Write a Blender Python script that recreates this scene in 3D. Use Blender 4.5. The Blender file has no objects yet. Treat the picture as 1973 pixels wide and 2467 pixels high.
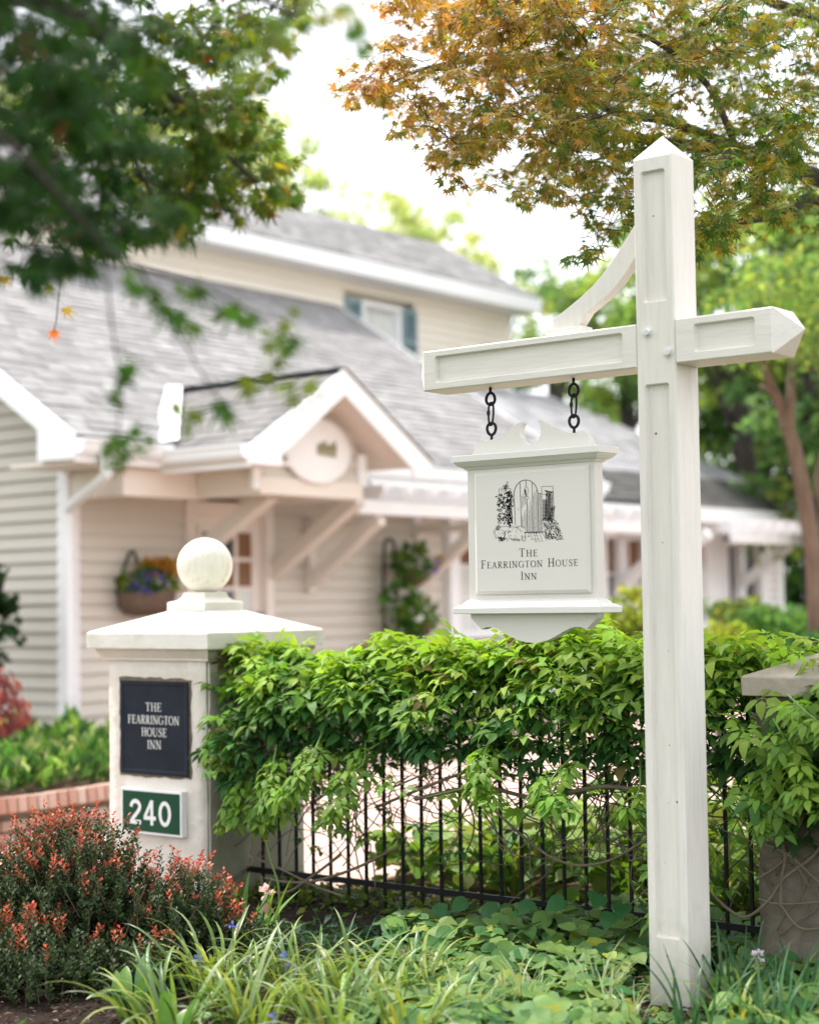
import bpy, bmesh, math, random
import numpy as np
from mathutils import Vector, Matrix

R = math.radians
SC = bpy.context.scene
COL = SC.collection
rng = np.random.default_rng(7)
random.seed(7)

# ------------------------------------------------------------------ camera
YAW, PITCH, ROLL, FPX, CAMH = R(38.8), R(3.03), R(-0.76), 4145.0, 1.29
_f = Vector((-math.sin(YAW) * math.cos(PITCH), math.cos(YAW) * math.cos(PITCH), math.sin(PITCH)))
_r = Vector((math.cos(YAW), math.sin(YAW), 0))
_u = _r.cross(_f)
CR = math.cos(ROLL) * _r + math.sin(ROLL) * _u
CU = -math.sin(ROLL) * _r + math.cos(ROLL) * _u
CF = _f
CAMPOS = Vector((0, 0, CAMH))
cam = bpy.data.cameras.new('camera')
cam.sensor_fit = 'VERTICAL'
cam.sensor_height = 36.0
cam.sensor_width = 36.0
cam.lens = FPX / 2467 * 36.0
cam.clip_start = 0.05
cam.clip_end = 900
cam.dof.use_dof = True
cam.dof.focus_distance = 6.0
cam.dof.aperture_fstop = 1.6
cam_o = bpy.data.objects.new('camera', cam)
COL.objects.link(cam_o)
cam_o.matrix_world = Matrix(((CR.x, CU.x, -CF.x, 0), (CR.y, CU.y, -CF.y, 0), (CR.z, CU.z, -CF.z, CAMH), (0, 0, 0, 1)))
SC.camera = cam_o


def at(px, py, d):
    """point d metres ahead of the camera, seen at that spot of the photograph"""
    return CAMPOS + (CF + CR * ((px - 986.5) / FPX) - CU * ((py - 1233.5) / FPX)) * d


def on(px, py, axis, val):
    q = CF + CR * ((px - 986.5) / FPX) - CU * ((py - 1233.5) / FPX)
    return CAMPOS + q * ((val - CAMPOS[axis]) / q[axis])


# ------------------------------------------------------------------ sky, sun, exposure
SUN_DIR = (Vector((CF.x, CF.y, 0)).normalized() * 0.30 - Vector((CR.x, CR.y, 0)).normalized() * 0.30 + Vector((0, 0, 0.90))).normalized()
world = bpy.data.worlds.new('World')
SC.world = world
world.use_nodes = True
nt = world.node_tree
nt.nodes.clear()
sky = nt.nodes.new('ShaderNodeTexSky')
sky.sky_type = 'NISHITA'
sky.sun_disc = False
sky.sun_elevation = math.asin(SUN_DIR.z)
sky.sun_rotation = math.atan2(SUN_DIR.x, SUN_DIR.y)
sky.dust_density = 3.0
sky.air_density = 1.0
cloud = nt.nodes.new('ShaderNodeTexNoise')
cloud.inputs['Scale'].default_value = 2.2
cloud.inputs['Detail'].default_value = 5
tc = nt.nodes.new('ShaderNodeTexCoord')
nt.links.new(tc.outputs['Generated'], cloud.inputs['Vector'])
cr_ = nt.nodes.new('ShaderNodeMapRange')
cr_.inputs['From Min'].default_value = 0.3
cr_.inputs['From Max'].default_value = 0.65
cr_.inputs['To Min'].default_value = 0.45
cr_.inputs['To Max'].default_value = 0.95
nt.links.new(cloud.outputs['Fac'], cr_.inputs['Value'])
mix = nt.nodes.new('ShaderNodeMix')
mix.data_type = 'RGBA'
mix.inputs[7].default_value = (9.5, 9.5, 9.55, 1)      # thin bright cloud
nt.links.new(cr_.outputs['Result'], mix.inputs[0])
nt.links.new(sky.outputs['Color'], mix.inputs[6])
bg = nt.nodes.new('ShaderNodeBackground')
bg.inputs['Strength'].default_value = 0.148
nt.links.new(mix.outputs[2], bg.inputs['Color'])
wo = nt.nodes.new('ShaderNodeOutputWorld')
nt.links.new(bg.outputs['Background'], wo.inputs['Surface'])

sun = bpy.data.lights.new('sun', 'SUN')
sun.energy = 3.3
sun.angle = R(1.5)
sun.color = (1.0, 0.95, 0.86)
sun_o = bpy.data.objects.new('sun', sun)
COL.objects.link(sun_o)
sun_o.rotation_euler = SUN_DIR.to_track_quat('Z', 'Y').to_euler()
sun_o.location = (0, 0, 30)

SC.view_settings.view_transform = 'Standard'
SC.view_settings.look = 'None'
SC.view_settings.gamma = 1.0
SC.view_settings.use_curve_mapping = False
SC.view_settings.exposure = 0.86
SC.render.engine = 'CYCLES'
SC.cycles.use_denoising = True
SC.cycles.max_bounces = 8
SC.cycles.diffuse_bounces = 4
SC.cycles.transmission_bounces = 6
SC.cycles.transparent_max_bounces = 8
SC.cycles.sample_clamp_indirect = 6


# ------------------------------------------------------------------ materials
def mat(name, color, rough=0.6, var=0.08, scale=6.0, bump=0.0, bscale=40.0, spec=0.4, dirt=None, dirt_amt=0.0, dscale=3.0, metal=0.0, streak=None):
    m = bpy.data.materials.new(name)
    m.use_nodes = True
    n = m.node_tree.nodes
    l = m.node_tree.links
    b = n['Principled BSDF']
    b.inputs['Roughness'].default_value = rough
    b.inputs['Metallic'].default_value = metal
    b.inputs['Specular IOR Level'].default_value = spec
    tco = n.new('ShaderNodeTexCoord')
    src = tco.outputs['Object']
    if streak:
        mp = n.new('ShaderNodeMapping')
        mp.inputs['Scale'].default_value = streak
        l.new(src, mp.inputs['Vector'])
        vec = mp.outputs['Vector']
    else:
        vec = src
    no = n.new('ShaderNodeTexNoise')
    no.inputs['Scale'].default_value = scale
    no.inputs['Detail'].default_value = 6
    no.inputs['Roughness'].default_value = 0.6
    l.new(vec, no.inputs['Vector'])
    ramp = n.new('ShaderNodeMapRange')
    ramp.inputs['From Min'].default_value = 0.25
    ramp.inputs['From Max'].default_value = 0.75
    ramp.inputs['To Min'].default_value = 1 - var
    ramp.inputs['To Max'].default_value = 1 + var
    l.new(no.outputs['Fac'], ramp.inputs['Value'])
    mul = n.new('ShaderNodeMix')
    mul.data_type = 'RGBA'
    mul.blend_type = 'MULTIPLY'
    mul.inputs[0].default_value = 1
    mul.inputs[6].default_value = (*color, 1)
    l.new(ramp.outputs['Result'], mul.inputs[7])
    out = mul.outputs[2]
    if dirt is not None:
        n2 = n.new('ShaderNodeTexNoise')
        n2.inputs['Scale'].default_value = dscale
        n2.inputs['Detail'].default_value = 8
        n2.inputs['Roughness'].default_value = 0.7
        l.new(vec, n2.inputs['Vector'])
        r2 = n.new('ShaderNodeMapRange')
        r2.inputs['From Min'].default_value = 0.52
        r2.inputs['From Max'].default_value = 0.78
        r2.inputs['To Max'].default_value = dirt_amt
        l.new(n2.outputs['Fac'], r2.inputs['Value'])
        mx = n.new('ShaderNodeMix')
        mx.data_type = 'RGBA'
        mx.inputs[7].default_value = (*dirt, 1)
        l.new(r2.outputs['Result'], mx.inputs[0])
        l.new(out, mx.inputs[6])
        out = mx.outputs[2]
    l.new(out, b.inputs['Base Color'])
    if bump:
        n3 = n.new('ShaderNodeTexNoise')
        n3.inputs['Scale'].default_value = bscale
        n3.inputs['Detail'].default_value = 4
        l.new(vec, n3.inputs['Vector'])
        bp = n.new('ShaderNodeBump')
        bp.inputs['Strength'].default_value = bump
        bp.inputs['Distance'].default_value = 0.01
        l.new(n3.outputs['Fac'], bp.inputs['Height'])
        l.new(bp.outputs['Normal'], b.inputs['Normal'])
    return m


def leafmat(name, trans=0.42, rough=0.42, spec=0.35, tint=(1.25, 1.15, 0.55), objvar=0.0):
    """leaf: colour comes from the mesh's Col attribute (each leaf its own colour)"""
    m = bpy.data.materials.new(name)
    m.use_nodes = True
    n = m.node_tree.nodes
    l = m.node_tree.links
    n.clear()
    at_ = n.new('ShaderNodeAttribute')
    at_.attribute_name = 'Col'
    tco = n.new('ShaderNodeTexCoord')
    no = n.new('ShaderNodeTexNoise')
    no.inputs['Scale'].default_value = 60
    l.new(tco.outputs['Object'], no.inputs['Vector'])
    mr = n.new('ShaderNodeMapRange')
    mr.inputs['To Min'].default_value = 0.8
    mr.inputs['To Max'].default_value = 1.2
    l.new(no.outputs['Fac'], mr.inputs['Value'])
    val = mr.outputs['Result']
    if objvar:
        oi = n.new('ShaderNodeObjectInfo')
        m2 = n.new('ShaderNodeMapRange')
        m2.inputs['To Min'].default_value = 1 - objvar
        m2.inputs['To Max'].default_value = 1 + objvar
        l.new(oi.outputs['Random'], m2.inputs['Value'])
        mm = n.new('ShaderNodeMath')
        mm.operation = 'MULTIPLY'
        l.new(val, mm.inputs[0])
        l.new(m2.outputs['Result'], mm.inputs[1])
        val = mm.outputs[0]
    mul = n.new('ShaderNodeMix')
    mul.data_type = 'RGBA'
    mul.blend_type = 'MULTIPLY'
    mul.inputs[0].default_value = 1
    l.new(at_.outputs['Color'], mul.inputs[6])
    l.new(val, mul.inputs[7])
    b = n.new('ShaderNodeBsdfPrincipled')
    b.inputs['Roughness'].default_value = rough
    b.inputs['Specular IOR Level'].default_value = spec
    l.new(mul.outputs[2], b.inputs['Base Color'])
    t = n.new('ShaderNodeBsdfTranslucent')
    tm = n.new('ShaderNodeMix')
    tm.data_type = 'RGBA'
    tm.blend_type = 'MULTIPLY'
    tm.inputs[0].default_value = 1
    tm.inputs[7].default_value = (*tint, 1)
    l.new(mul.outputs[2], tm.inputs[6])
    l.new(tm.outputs[2], t.inputs['Color'])
    ms = n.new('ShaderNodeMixShader')
    ms.inputs[0].default_value = trans
    l.new(b.outputs[0], ms.inputs[1])
    l.new(t.outputs[0], ms.inputs[2])
    o = n.new('ShaderNodeOutputMaterial')
    l.new(ms.outputs[0], o.inputs['Surface'])
    return m


def attrmat(name, rough=0.85, bump=0.25, bscale=60):
    m = mat(name, (1, 1, 1), rough, 0.12, 9, bump, bscale, spec=0.2)
    n = m.node_tree.nodes
    a_ = n.new('ShaderNodeAttribute')
    a_.attribute_name = 'Col'
    mul = [x for x in n if x.type == 'MIX' and x.blend_type == 'MULTIPLY'][0]
    m.node_tree.links.new(a_.outputs['Color'], mul.inputs[6])
    return m


M = {}
M['paint'] = mat('white_paint', (0.73, 0.692, 0.657), 0.5, 0.06, 5, 0.13, 14, dirt=(0.46, 0.40, 0.31), dirt_amt=0.34, dscale=6, streak=(9, 9, 0.8))
M['paint_h'] = mat('white_paint_beam', (0.73, 0.692, 0.657), 0.5, 0.06, 5, 0.13, 14, dirt=(0.46, 0.40, 0.31), dirt_amt=0.34, dscale=6, streak=(0.8, 9, 9))
M['signpaint'] = mat('sign_paint', (0.70, 0.668, 0.64), 0.38, 0.015, 3)
M['trimmold'] = mat('sign_molding_paint', (0.73, 0.715, 0.69), 0.35, 0.015, 3)
M['ink'] = mat('black_ink', (0.008, 0.007, 0.010), 0.7, 0.05, spec=0.08)
M['iron'] = mat('black_iron', (0.008, 0.008, 0.009), 0.5, 0.2, 20, 0.1, 60, spec=0.25)
M['zinc'] = mat('painted_bolt', (0.66, 0.66, 0.66), 0.4, 0.08, 30)
M['stucco'] = mat('painted_stucco', (0.71, 0.66, 0.60), 0.85, 0.07, 8, 0.8, 22, dirt=(0.40, 0.34, 0.26), dirt_amt=0.45, dscale=5)
M['capstone'] = mat('painted_cap', (0.76, 0.73, 0.67), 0.75, 0.07, 6, 0.35, 30, dirt=(0.42, 0.39, 0.28), dirt_amt=0.6, dscale=5)
M['ball'] = mat('weathered_ball', (0.74, 0.71, 0.63), 0.7, 0.06, 9, 0.3, 50, dirt=(0.34, 0.32, 0.20), dirt_amt=0.9, dscale=6, streak=(3, 3, 1))
M['slate'] = mat('dark_slate', (0.014, 0.019, 0.030), 0.6, 0.3, 8, 0.2, 30, spec=0.15)
M['mortar'] = mat('rough_mortar', (0.16, 0.13, 0.09), 0.95, 0.35, 30, 0.6, 60)
M['engrave'] = mat('pale_lettering', (0.62, 0.62, 0.60), 0.6, 0.08, 40)
M['green'] = mat('green_plate', (0.006, 0.060, 0.028), 0.45, 0.08, 5, spec=0.2)
M['whitevinyl'] = mat('white_vinyl', (0.82, 0.82, 0.82), 0.35, 0.02)
M['oldstone'] = mat('weathered_concrete', (0.165, 0.14, 0.112), 0.9, 0.25, 5, 0.8, 24, dirt=(0.06, 0.055, 0.04), dirt_amt=0.7, dscale=4)
M['capgrey'] = mat('pale_weathered_cap', (0.36, 0.32, 0.27), 0.9, 0.15, 6, 0.6, 30, dirt=(0.14, 0.13, 0.09), dirt_amt=0.6, dscale=5)
M['siding'] = mat('tan_siding_paint', (0.62, 0.575, 0.515), 0.6, 0.03, 3)
M['siding_g'] = mat('siding_paint_shade_tone', (0.52, 0.49, 0.43), 0.6, 0.03, 3)  # same siding paint, greyed and darkened to paint in the gable wall's shade
M['cream'] = mat('cream_siding_paint', (0.87, 0.81, 0.73), 0.6, 0.03, 3)
M['housetrim'] = mat('house_white_trim', (0.82, 0.83, 0.85), 0.45, 0.02, 3)
M['beamtan'] = mat('porch_beam_paint', (0.74, 0.68, 0.62), 0.55, 0.03, 3)
M['shutter'] = mat('blue_grey_shutter', (0.22, 0.32, 0.36), 0.55, 0.08, 8)
M['glass'] = mat('window_glass', (0.05, 0.055, 0.06), 0.06, 0.3, 2, spec=0.8)
M['curtain'] = mat('pale_curtain', (0.66, 0.68, 0.66), 0.9, 0.05, 4)
M['door'] = mat('door_paint', (0.78, 0.71, 0.66), 0.5, 0.03, 4)
M['wood'] = mat('varnished_wood', (0.21, 0.10, 0.045), 0.5, 0.25, 5, streak=(1, 1, 8))
M['bronze'] = mat('gold_lettering', (0.20, 0.17, 0.05), 0.5, 0.2, 10)
M['coir'] = mat('coir_basket', (0.13, 0.085, 0.06), 0.95, 0.35, 25, 0.6, 50)
M['shingle'] = attrmat('asphalt_shingle', 0.9, 0.35, 50)
M['brick'] = attrmat('clay_brick', 0.85, 0.4, 60)
M['barkm'] = mat('maple_bark', (0.050, 0.042, 0.036), 0.9, 0.3, 12, 0.4, 30)
M['myrtle'] = mat('smooth_tan_bark', (0.13, 0.085, 0.058), 0.75, 0.45, 4, 0.4, 12, dirt=(0.24, 0.18, 0.125), dirt_amt=0.7, dscale=3, streak=(3, 3, 0.6))
M['stem'] = mat('vine_stem', (0.16, 0.13, 0.09), 0.8, 0.25, 15)
M['stemg'] = mat('green_stem', (0.16, 0.26, 0.07), 0.6, 0.15, 15)
M['leaf'] = leafmat('vine_leaf', 0.44, 0.52, 0.2, tint=(1.3, 1.35, 0.5))
M['leafo'] = leafmat('single_leaf', 0.44, 0.52, 0.2, tint=(1.3, 1.35, 0.5), objvar=0.22)
M['maple'] = leafmat('maple_leaf', 0.50, 0.5, 0.25, tint=(1.6, 1.35, 0.55))
M['mapleo'] = leafmat('maple_single_leaf', 0.50, 0.5, 0.25, tint=(1.6, 1.35, 0.55), objvar=0.2)
M['berb'] = leafmat('barberry_leaf', 0.30, 0.45, 0.35, tint=(1.3, 1.0, 0.7))
M['blade'] = leafmat('strap_leaf', 0.40, 0.38, 0.45, objvar=0.3)
M['cover'] = leafmat('ground_cover_leaf', 0.34, 0.5, 0.2)
M['far'] = leafmat('far_leaf', 0.60, 0.6, 0.15, tint=(1.5, 1.45, 0.7))
M['petal'] = leafmat('petal', 0.45, 0.6, 0.2, tint=(1.1, 1.1, 1.1))


def side_shade(m, x_edge, z_top):
    """olive shade painted into the colour of the +X side that the vine grows against (object space)"""
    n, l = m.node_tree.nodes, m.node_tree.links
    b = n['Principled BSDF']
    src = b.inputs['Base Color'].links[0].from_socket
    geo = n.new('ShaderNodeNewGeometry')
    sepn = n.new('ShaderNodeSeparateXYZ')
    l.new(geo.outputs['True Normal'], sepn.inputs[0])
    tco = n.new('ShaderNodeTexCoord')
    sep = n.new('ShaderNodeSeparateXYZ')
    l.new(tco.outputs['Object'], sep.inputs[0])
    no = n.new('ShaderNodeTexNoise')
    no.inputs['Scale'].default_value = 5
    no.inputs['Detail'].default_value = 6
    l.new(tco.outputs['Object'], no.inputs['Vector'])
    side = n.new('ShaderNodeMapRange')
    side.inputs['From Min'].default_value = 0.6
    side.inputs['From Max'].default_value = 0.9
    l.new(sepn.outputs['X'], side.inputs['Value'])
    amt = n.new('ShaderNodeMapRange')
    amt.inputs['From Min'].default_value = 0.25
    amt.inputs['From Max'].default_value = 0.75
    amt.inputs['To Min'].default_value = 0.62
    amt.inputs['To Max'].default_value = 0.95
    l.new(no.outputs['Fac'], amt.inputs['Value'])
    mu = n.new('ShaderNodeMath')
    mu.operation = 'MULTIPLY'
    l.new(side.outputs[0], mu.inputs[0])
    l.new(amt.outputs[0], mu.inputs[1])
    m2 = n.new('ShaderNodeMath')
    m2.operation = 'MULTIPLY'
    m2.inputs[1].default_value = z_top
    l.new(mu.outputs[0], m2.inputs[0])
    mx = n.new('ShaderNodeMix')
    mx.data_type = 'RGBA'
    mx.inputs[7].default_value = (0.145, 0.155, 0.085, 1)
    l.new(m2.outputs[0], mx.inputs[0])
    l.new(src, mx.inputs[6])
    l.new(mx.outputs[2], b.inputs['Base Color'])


def splash_bounce(m, z0, z1):
    """soil spatter and painted-in green bounce light at the foot of a post (object space, ragged edge)"""
    n, l = m.node_tree.nodes, m.node_tree.links
    b = n['Principled BSDF']
    src = b.inputs['Base Color'].links[0].from_socket
    tco = n.new('ShaderNodeTexCoord')
    sep = n.new('ShaderNodeSeparateXYZ')
    l.new(tco.outputs['Object'], sep.inputs[0])
    no = n.new('ShaderNodeTexNoise')
    no.inputs['Scale'].default_value = 22
    no.inputs['Detail'].default_value = 8
    l.new(tco.outputs['Object'], no.inputs['Vector'])
    ad = n.new('ShaderNodeMath')
    ad.operation = 'MULTIPLY_ADD'
    ad.inputs[1].default_value = 0.35
    l.new(no.outputs['Fac'], ad.inputs[0])
    l.new(sep.outputs['Z'], ad.inputs[2])
    mr = n.new('ShaderNodeMapRange')
    mr.inputs['From Min'].default_value = z0 + 0.175
    mr.inputs['From Max'].default_value = z1 + 0.175
    mr.inputs['To Min'].default_value = 0.55
    mr.inputs['To Max'].default_value = 0.0
    l.new(ad.outputs[0], mr.inputs['Value'])
    mx = n.new('ShaderNodeMix')
    mx.data_type = 'RGBA'
    mx.inputs[7].default_value = (0.30, 0.32, 0.22, 1)
    l.new(mr.outputs[0], mx.inputs[0])
    l.new(src, mx.inputs[6])
    l.new(mx.outputs[2], b.inputs['Base Color'])


splash_bounce(M['paint'], 0.02, 0.34)  # soil marks at the foot, with green bounce light painted in
side_shade(M['stucco'], 0, 1.0)  # olive shade painted into the stucco, weaker on the cap
side_shade(M['capstone'], 0, 0.45)


def ground_mat(name, c1, c2, scale, rough=0.95, bump=0.6, bscale=30, c3=None):
    m = mat(name, c1, rough, 0.25, scale * 3, bump, bscale, spec=0.15, dirt=c2, dirt_amt=0.9, dscale=scale)
    return m


M['mulch'] = ground_mat('bark_mulch', (0.022, 0.015, 0.011), (0.009, 0.006, 0.005), 14, bump=1.0, bscale=45)
M['soil'] = ground_mat('bed_soil', (0.13, 0.085, 0.06), (0.06, 0.04, 0.03), 8)
M['lawn'] = ground_mat('far_grass', (0.06, 0.10, 0.025), (0.09, 0.12, 0.03), 2)


def paving_mat():
    m = bpy.data.materials.new('brick_paving')
    m.use_nodes = True
    n = m.node_tree.nodes
    l = m.node_tree.links
    b = n['Principled BSDF']
    b.inputs['Roughness'].default_value = 0.85
    tco = n.new('ShaderNodeTexCoord')
    br = n.new('ShaderNodeTexBrick')
    br.inputs['Color1'].default_value = (0.46, 0.29, 0.24, 1)
    br.inputs['Color2'].default_value = (0.52, 0.36, 0.31, 1)
    br.inputs['Mortar'].default_value = (0.48, 0.42, 0.37, 1)
    br.inputs['Scale'].default_value = 1.0
    br.inputs['Brick Width'].default_value = 0.2
    br.inputs['Row Height'].default_value = 0.1
    br.inputs['Mortar Size'].default_value = 0.006
    l.new(tco.outputs['Object'], br.inputs['Vector'])
    no = n.new('ShaderNodeTexNoise')
    no.inputs['Scale'].default_value = 3
    l.new(tco.outputs['Object'], no.inputs['Vector'])
    mr = n.new('ShaderNodeMapRange')
    mr.inputs['To Min'].default_value = 0.85
    mr.inputs['To Max'].default_value = 1.12
    l.new(no.outputs['Fac'], mr.inputs['Value'])
    mu = n.new('ShaderNodeMix')
    mu.data_type = 'RGBA'
    mu.blend_type = 'MULTIPLY'
    mu.inputs[0].default_value = 1
    l.new(br.outputs['Color'], mu.inputs[6])
    l.new(mr.outputs['Result'], mu.inputs[7])
    l.new(mu.outputs[2], b.inputs['Base Color'])
    return m


M['paving'] = paving_mat()


# ------------------------------------------------------------------ object helpers
def tag(o, label=None, cat=None, group=None, kind=None):
    if label: o['label'] = label
    if cat: o['category'] = cat
    if group: o['group'] = group
    if kind: o['kind'] = kind
    return o


def root(name, loc, label, cat, group=None, kind=None):
    o = bpy.data.objects.new(name, None)
    COL.objects.link(o)
    o.location = loc
    o.empty_display_size = 0.1
    return tag(o, label, cat, group, kind)


def origin(o):
    v = Vector((0, 0, 0))
    while o is not None:
        v = v + o.location
        o = o.parent
    return v


def link(name, me, parent=None):
    o = bpy.data.objects.new(name, me)
    COL.objects.link(o)
    o.parent = parent
    return o


class MB:
    """collects faces in world coordinates; build() links them as one mesh"""

    def __init__(s):
        s.v, s.f, s.c = [], [], []

    def add(s, vs, fs, col=None):
        b = len(s.v)
        s.v.extend([tuple(p) for p in vs])
        s.f.extend([tuple(i + b for i in f) for f in fs])
        if col is not None:
            s.c.extend([col] * len(vs))

    def box(s, x0, x1, y0, y1, z0, z1, col=None):
        vs = [(x, y, z) for z in (z0, z1) for y in (y0, y1) for x in (x0, x1)]
        s.add(vs, [(0, 2, 3, 1), (4, 5, 7, 6), (0, 1, 5, 4), (2, 6, 7, 3), (0, 4, 6, 2), (1, 3, 7, 5)], col)

    def bar(s, a, b, w, h, up=Vector((0, 0, 1)), col=None):
        a, b = Vector(a), Vector(b)
        d = (b - a).normalized()
        sd = d.cross(up)
        if sd.length < 1e-4: sd = d.cross(Vector((1, 0, 0)))
        sd.normalize()
        u = sd.cross(d).normalized()
        vs = [p + sd * (i * w / 2) + u * (j * h / 2) for p in (a, b) for i, j in ((-1, -1), (1, -1), (1, 1), (-1, 1))]
        s.add(vs, [(3, 2, 1, 0), (4, 5, 6, 7), (0, 1, 5, 4), (1, 2, 6, 5), (2, 3, 7, 6), (3, 0, 4, 7)], col)

    def prism(s, poly, axis, a, b, col=None):
        """poly: 2-D outline; extruded along axis from a to b"""
        n = len(poly)

        def P(u, v, w):
            return {0: (w, u, v), 1: (u, w, v), 2: (u, v, w)}[axis]
        vs = [P(u, v, a) for u, v in poly] + [P(u, v, b) for u, v in poly]
        fs = [tuple(range(n)), tuple(range(2 * n - 1, n - 1, -1))] + [(i, i + n, (i + 1) % n + n, (i + 1) % n) for i in range(n)]
        s.add(vs, fs, col)

    def tube(s, pts, rad, sides=6, col=None):
        pts = [Vector(p) for p in pts]
        if not hasattr(rad, '__len__'): rad = [rad] * len(pts)
        vs, fs = [], []
        prev = None
        for i, p in enumerate(pts):
            t = (pts[min(i + 1, len(pts) - 1)] - pts[max(i - 1, 0)])
            t = t.normalized() if t.length > 1e-9 else Vector((0, 0, 1))
            if prev is None:
                prev = t.orthogonal().normalized()
            a = (prev - t * prev.dot(t))
            a = a.normalized() if a.length > 1e-6 else t.orthogonal().normalized()
            prev = a
            bb = t.cross(a)
            for k in range(sides):
                th = 2 * math.pi * k / sides
                vs.append(p + (a * math.cos(th) + bb * math.sin(th)) * rad[i])
        for i in range(len(pts) - 1):
            for k in range(sides):
                k2 = (k + 1) % sides
                fs.append((i * sides + k, i * sides + k2, (i + 1) * sides + k2, (i + 1) * sides + k))
        fs.append(tuple(range(sides - 1, -1, -1)))
        fs.append(tuple(range((len(pts) - 1) * sides, len(pts) * sides)))
        s.add(vs, fs, col)

    def lathe(s, prof, c, seg=24, sq=False, rot=0.0):
        """prof: (radius, z) from bottom to top about the vertical through c"""
        vs, fs = [], []
        for r_, z in prof:
            for k in range(seg):
                th = 2 * math.pi * k / seg + rot
                vs.append((c[0] + r_ * math.cos(th), c[1] + r_ * math.sin(th), z))
        for i in range(len(prof) - 1):
            for k in range(seg):
                k2 = (k + 1) % seg
                fs.append((i * seg + k, i * seg + k2, (i + 1) * seg + k2, (i + 1) * seg + k))
        fs.append(tuple(range(seg - 1, -1, -1)))
        fs.append(tuple(range((len(prof) - 1) * seg, len(prof) * seg)))
        s.add(vs, fs)

    def build(s, name, m, parent=None, smooth=False, bevel=0.0, kind=None, label=None):
        org = origin(parent) if parent else Vector((0, 0, 0))
        me = bpy.data.meshes.new(name)
        me.from_pydata([(p[0] - org.x, p[1] - org.y, p[2] - org.z) for p in s.v], [], s.f)
        me.materials.append(m)
        if s.c:
            a = me.color_attributes.new('Col', 'FLOAT_COLOR', 'POINT')
            a.data.foreach_set('color', np.array([(*c, 1) for c in s.c], dtype=np.float32).ravel())
        if smooth:
            me.polygons.foreach_set('use_smooth', [True] * len(me.polygons))
        o = link(name, me, parent)
        if bevel:
            bm = bmesh.new()
            bm.from_mesh(me)
            bmesh.ops.remove_doubles(bm, verts=bm.verts, dist=1e-6)
            bmesh.ops.recalc_face_normals(bm, faces=bm.faces)
            es = [e for e in bm.edges if len(e.link_faces) == 2 and e.calc_face_angle(0) > 0.5]
            bmesh.ops.bevel(bm, geom=es, offset=bevel, segments=2, profile=0.5, affect='EDGES', clamp_overlap=True)
            bm.to_mesh(me)
            bm.free()
        if kind: o['kind'] = kind
        if label: o['label'] = label
        return o


def quick(name, m, parent, *boxes, bevel=0.0):
    b = MB()
    for x in boxes: b.box(*x)
    return b.build(name, m, parent, bevel=bevel)


# ------------------------------------------------------------------ leaves
def tri(faces):
    out = []
    for f in faces:
        for i in range(1, len(f) - 1): out.append((f[0], f[i], f[i + 1]))
    return out


def leaflet(L, W, droop=0.3, fold=0.25, base=0.0, ts=(0.3, 0.65), ws=(0.92, 0.80)):
    """pointed oval blade along +Y from base, normal +Z"""
    v = [(0, base, 0)]
    for t, w in zip(ts, ws):
        z = -droop * L * t * t
        v += [(-W * w / 2, base + L * t, z + fold * W * w / 2), (0, base + L * t, z), (W * w / 2, base + L * t, z + fold * W * w / 2)]
    n = len(ts)
    v.append((0, base + L, -droop * L))
    f = [(0, 2, 1), (0, 3, 2)]
    for i in range(n - 1):
        a = 1 + 3 * i
        f += [(a, a + 1, a + 4, a + 3), (a + 1, a + 2, a + 5, a + 4)]
    a = 1 + 3 * (n - 1)
    f += [(a, a + 1, len(v) - 1), (a + 1, a + 2, len(v) - 1)]
    return np.array(v, float), tri(f)


def rotz(v, a):
    c, s = math.cos(a), math.sin(a)
    o = v.copy()
    o[:, 0] = v[:, 0] * c - v[:, 1] * s
    o[:, 1] = v[:, 0] * s + v[:, 1] * c
    return o


def merge(parts):
    V, F, b = [], [], 0
    for v, f in parts:
        V.append(v)
        F += [tuple(i + b for i in t) for t in f]
        b += len(v)
    return np.concatenate(V), F


def palmate(seed, n=5):
    """five stalked leaflets spread from one point (unit: leaflet about 1 long)"""
    r = random.Random(seed)
    parts = []
    span = R(118)
    for i in range(n):
        a = -span + 2 * span * i / (n - 1) + r.uniform(-0.12, 0.12)
        L = 1.0 * (1 - 0.22 * abs(i - (n - 1) / 2) / ((n - 1) / 2)) * r.uniform(0.88, 1.1)
        v, f = leaflet(L, L * r.uniform(0.48, 0.60), droop=r.uniform(0.30, 0.75), fold=r.uniform(0.1, 0.35), base=0.22)
        # stalk
        sv = np.array([(-0.012, 0, 0), (0.012, 0, 0), (0.012, 0.24, 0), (-0.012, 0.24, 0)], float)
        v, f = merge([(v, f), (sv, [(0, 1, 2), (0, 2, 3)])])
        parts.append((rotz(v, a), f))
    pv = np.array([(-0.018, -0.75, -0.35), (0.018, -0.75, -0.35), (0.018, 0, 0), (-0.018, 0, 0)], float)
    parts.append((pv, [(0, 1, 2), (0, 2, 3)]))
    return merge(parts)


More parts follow.
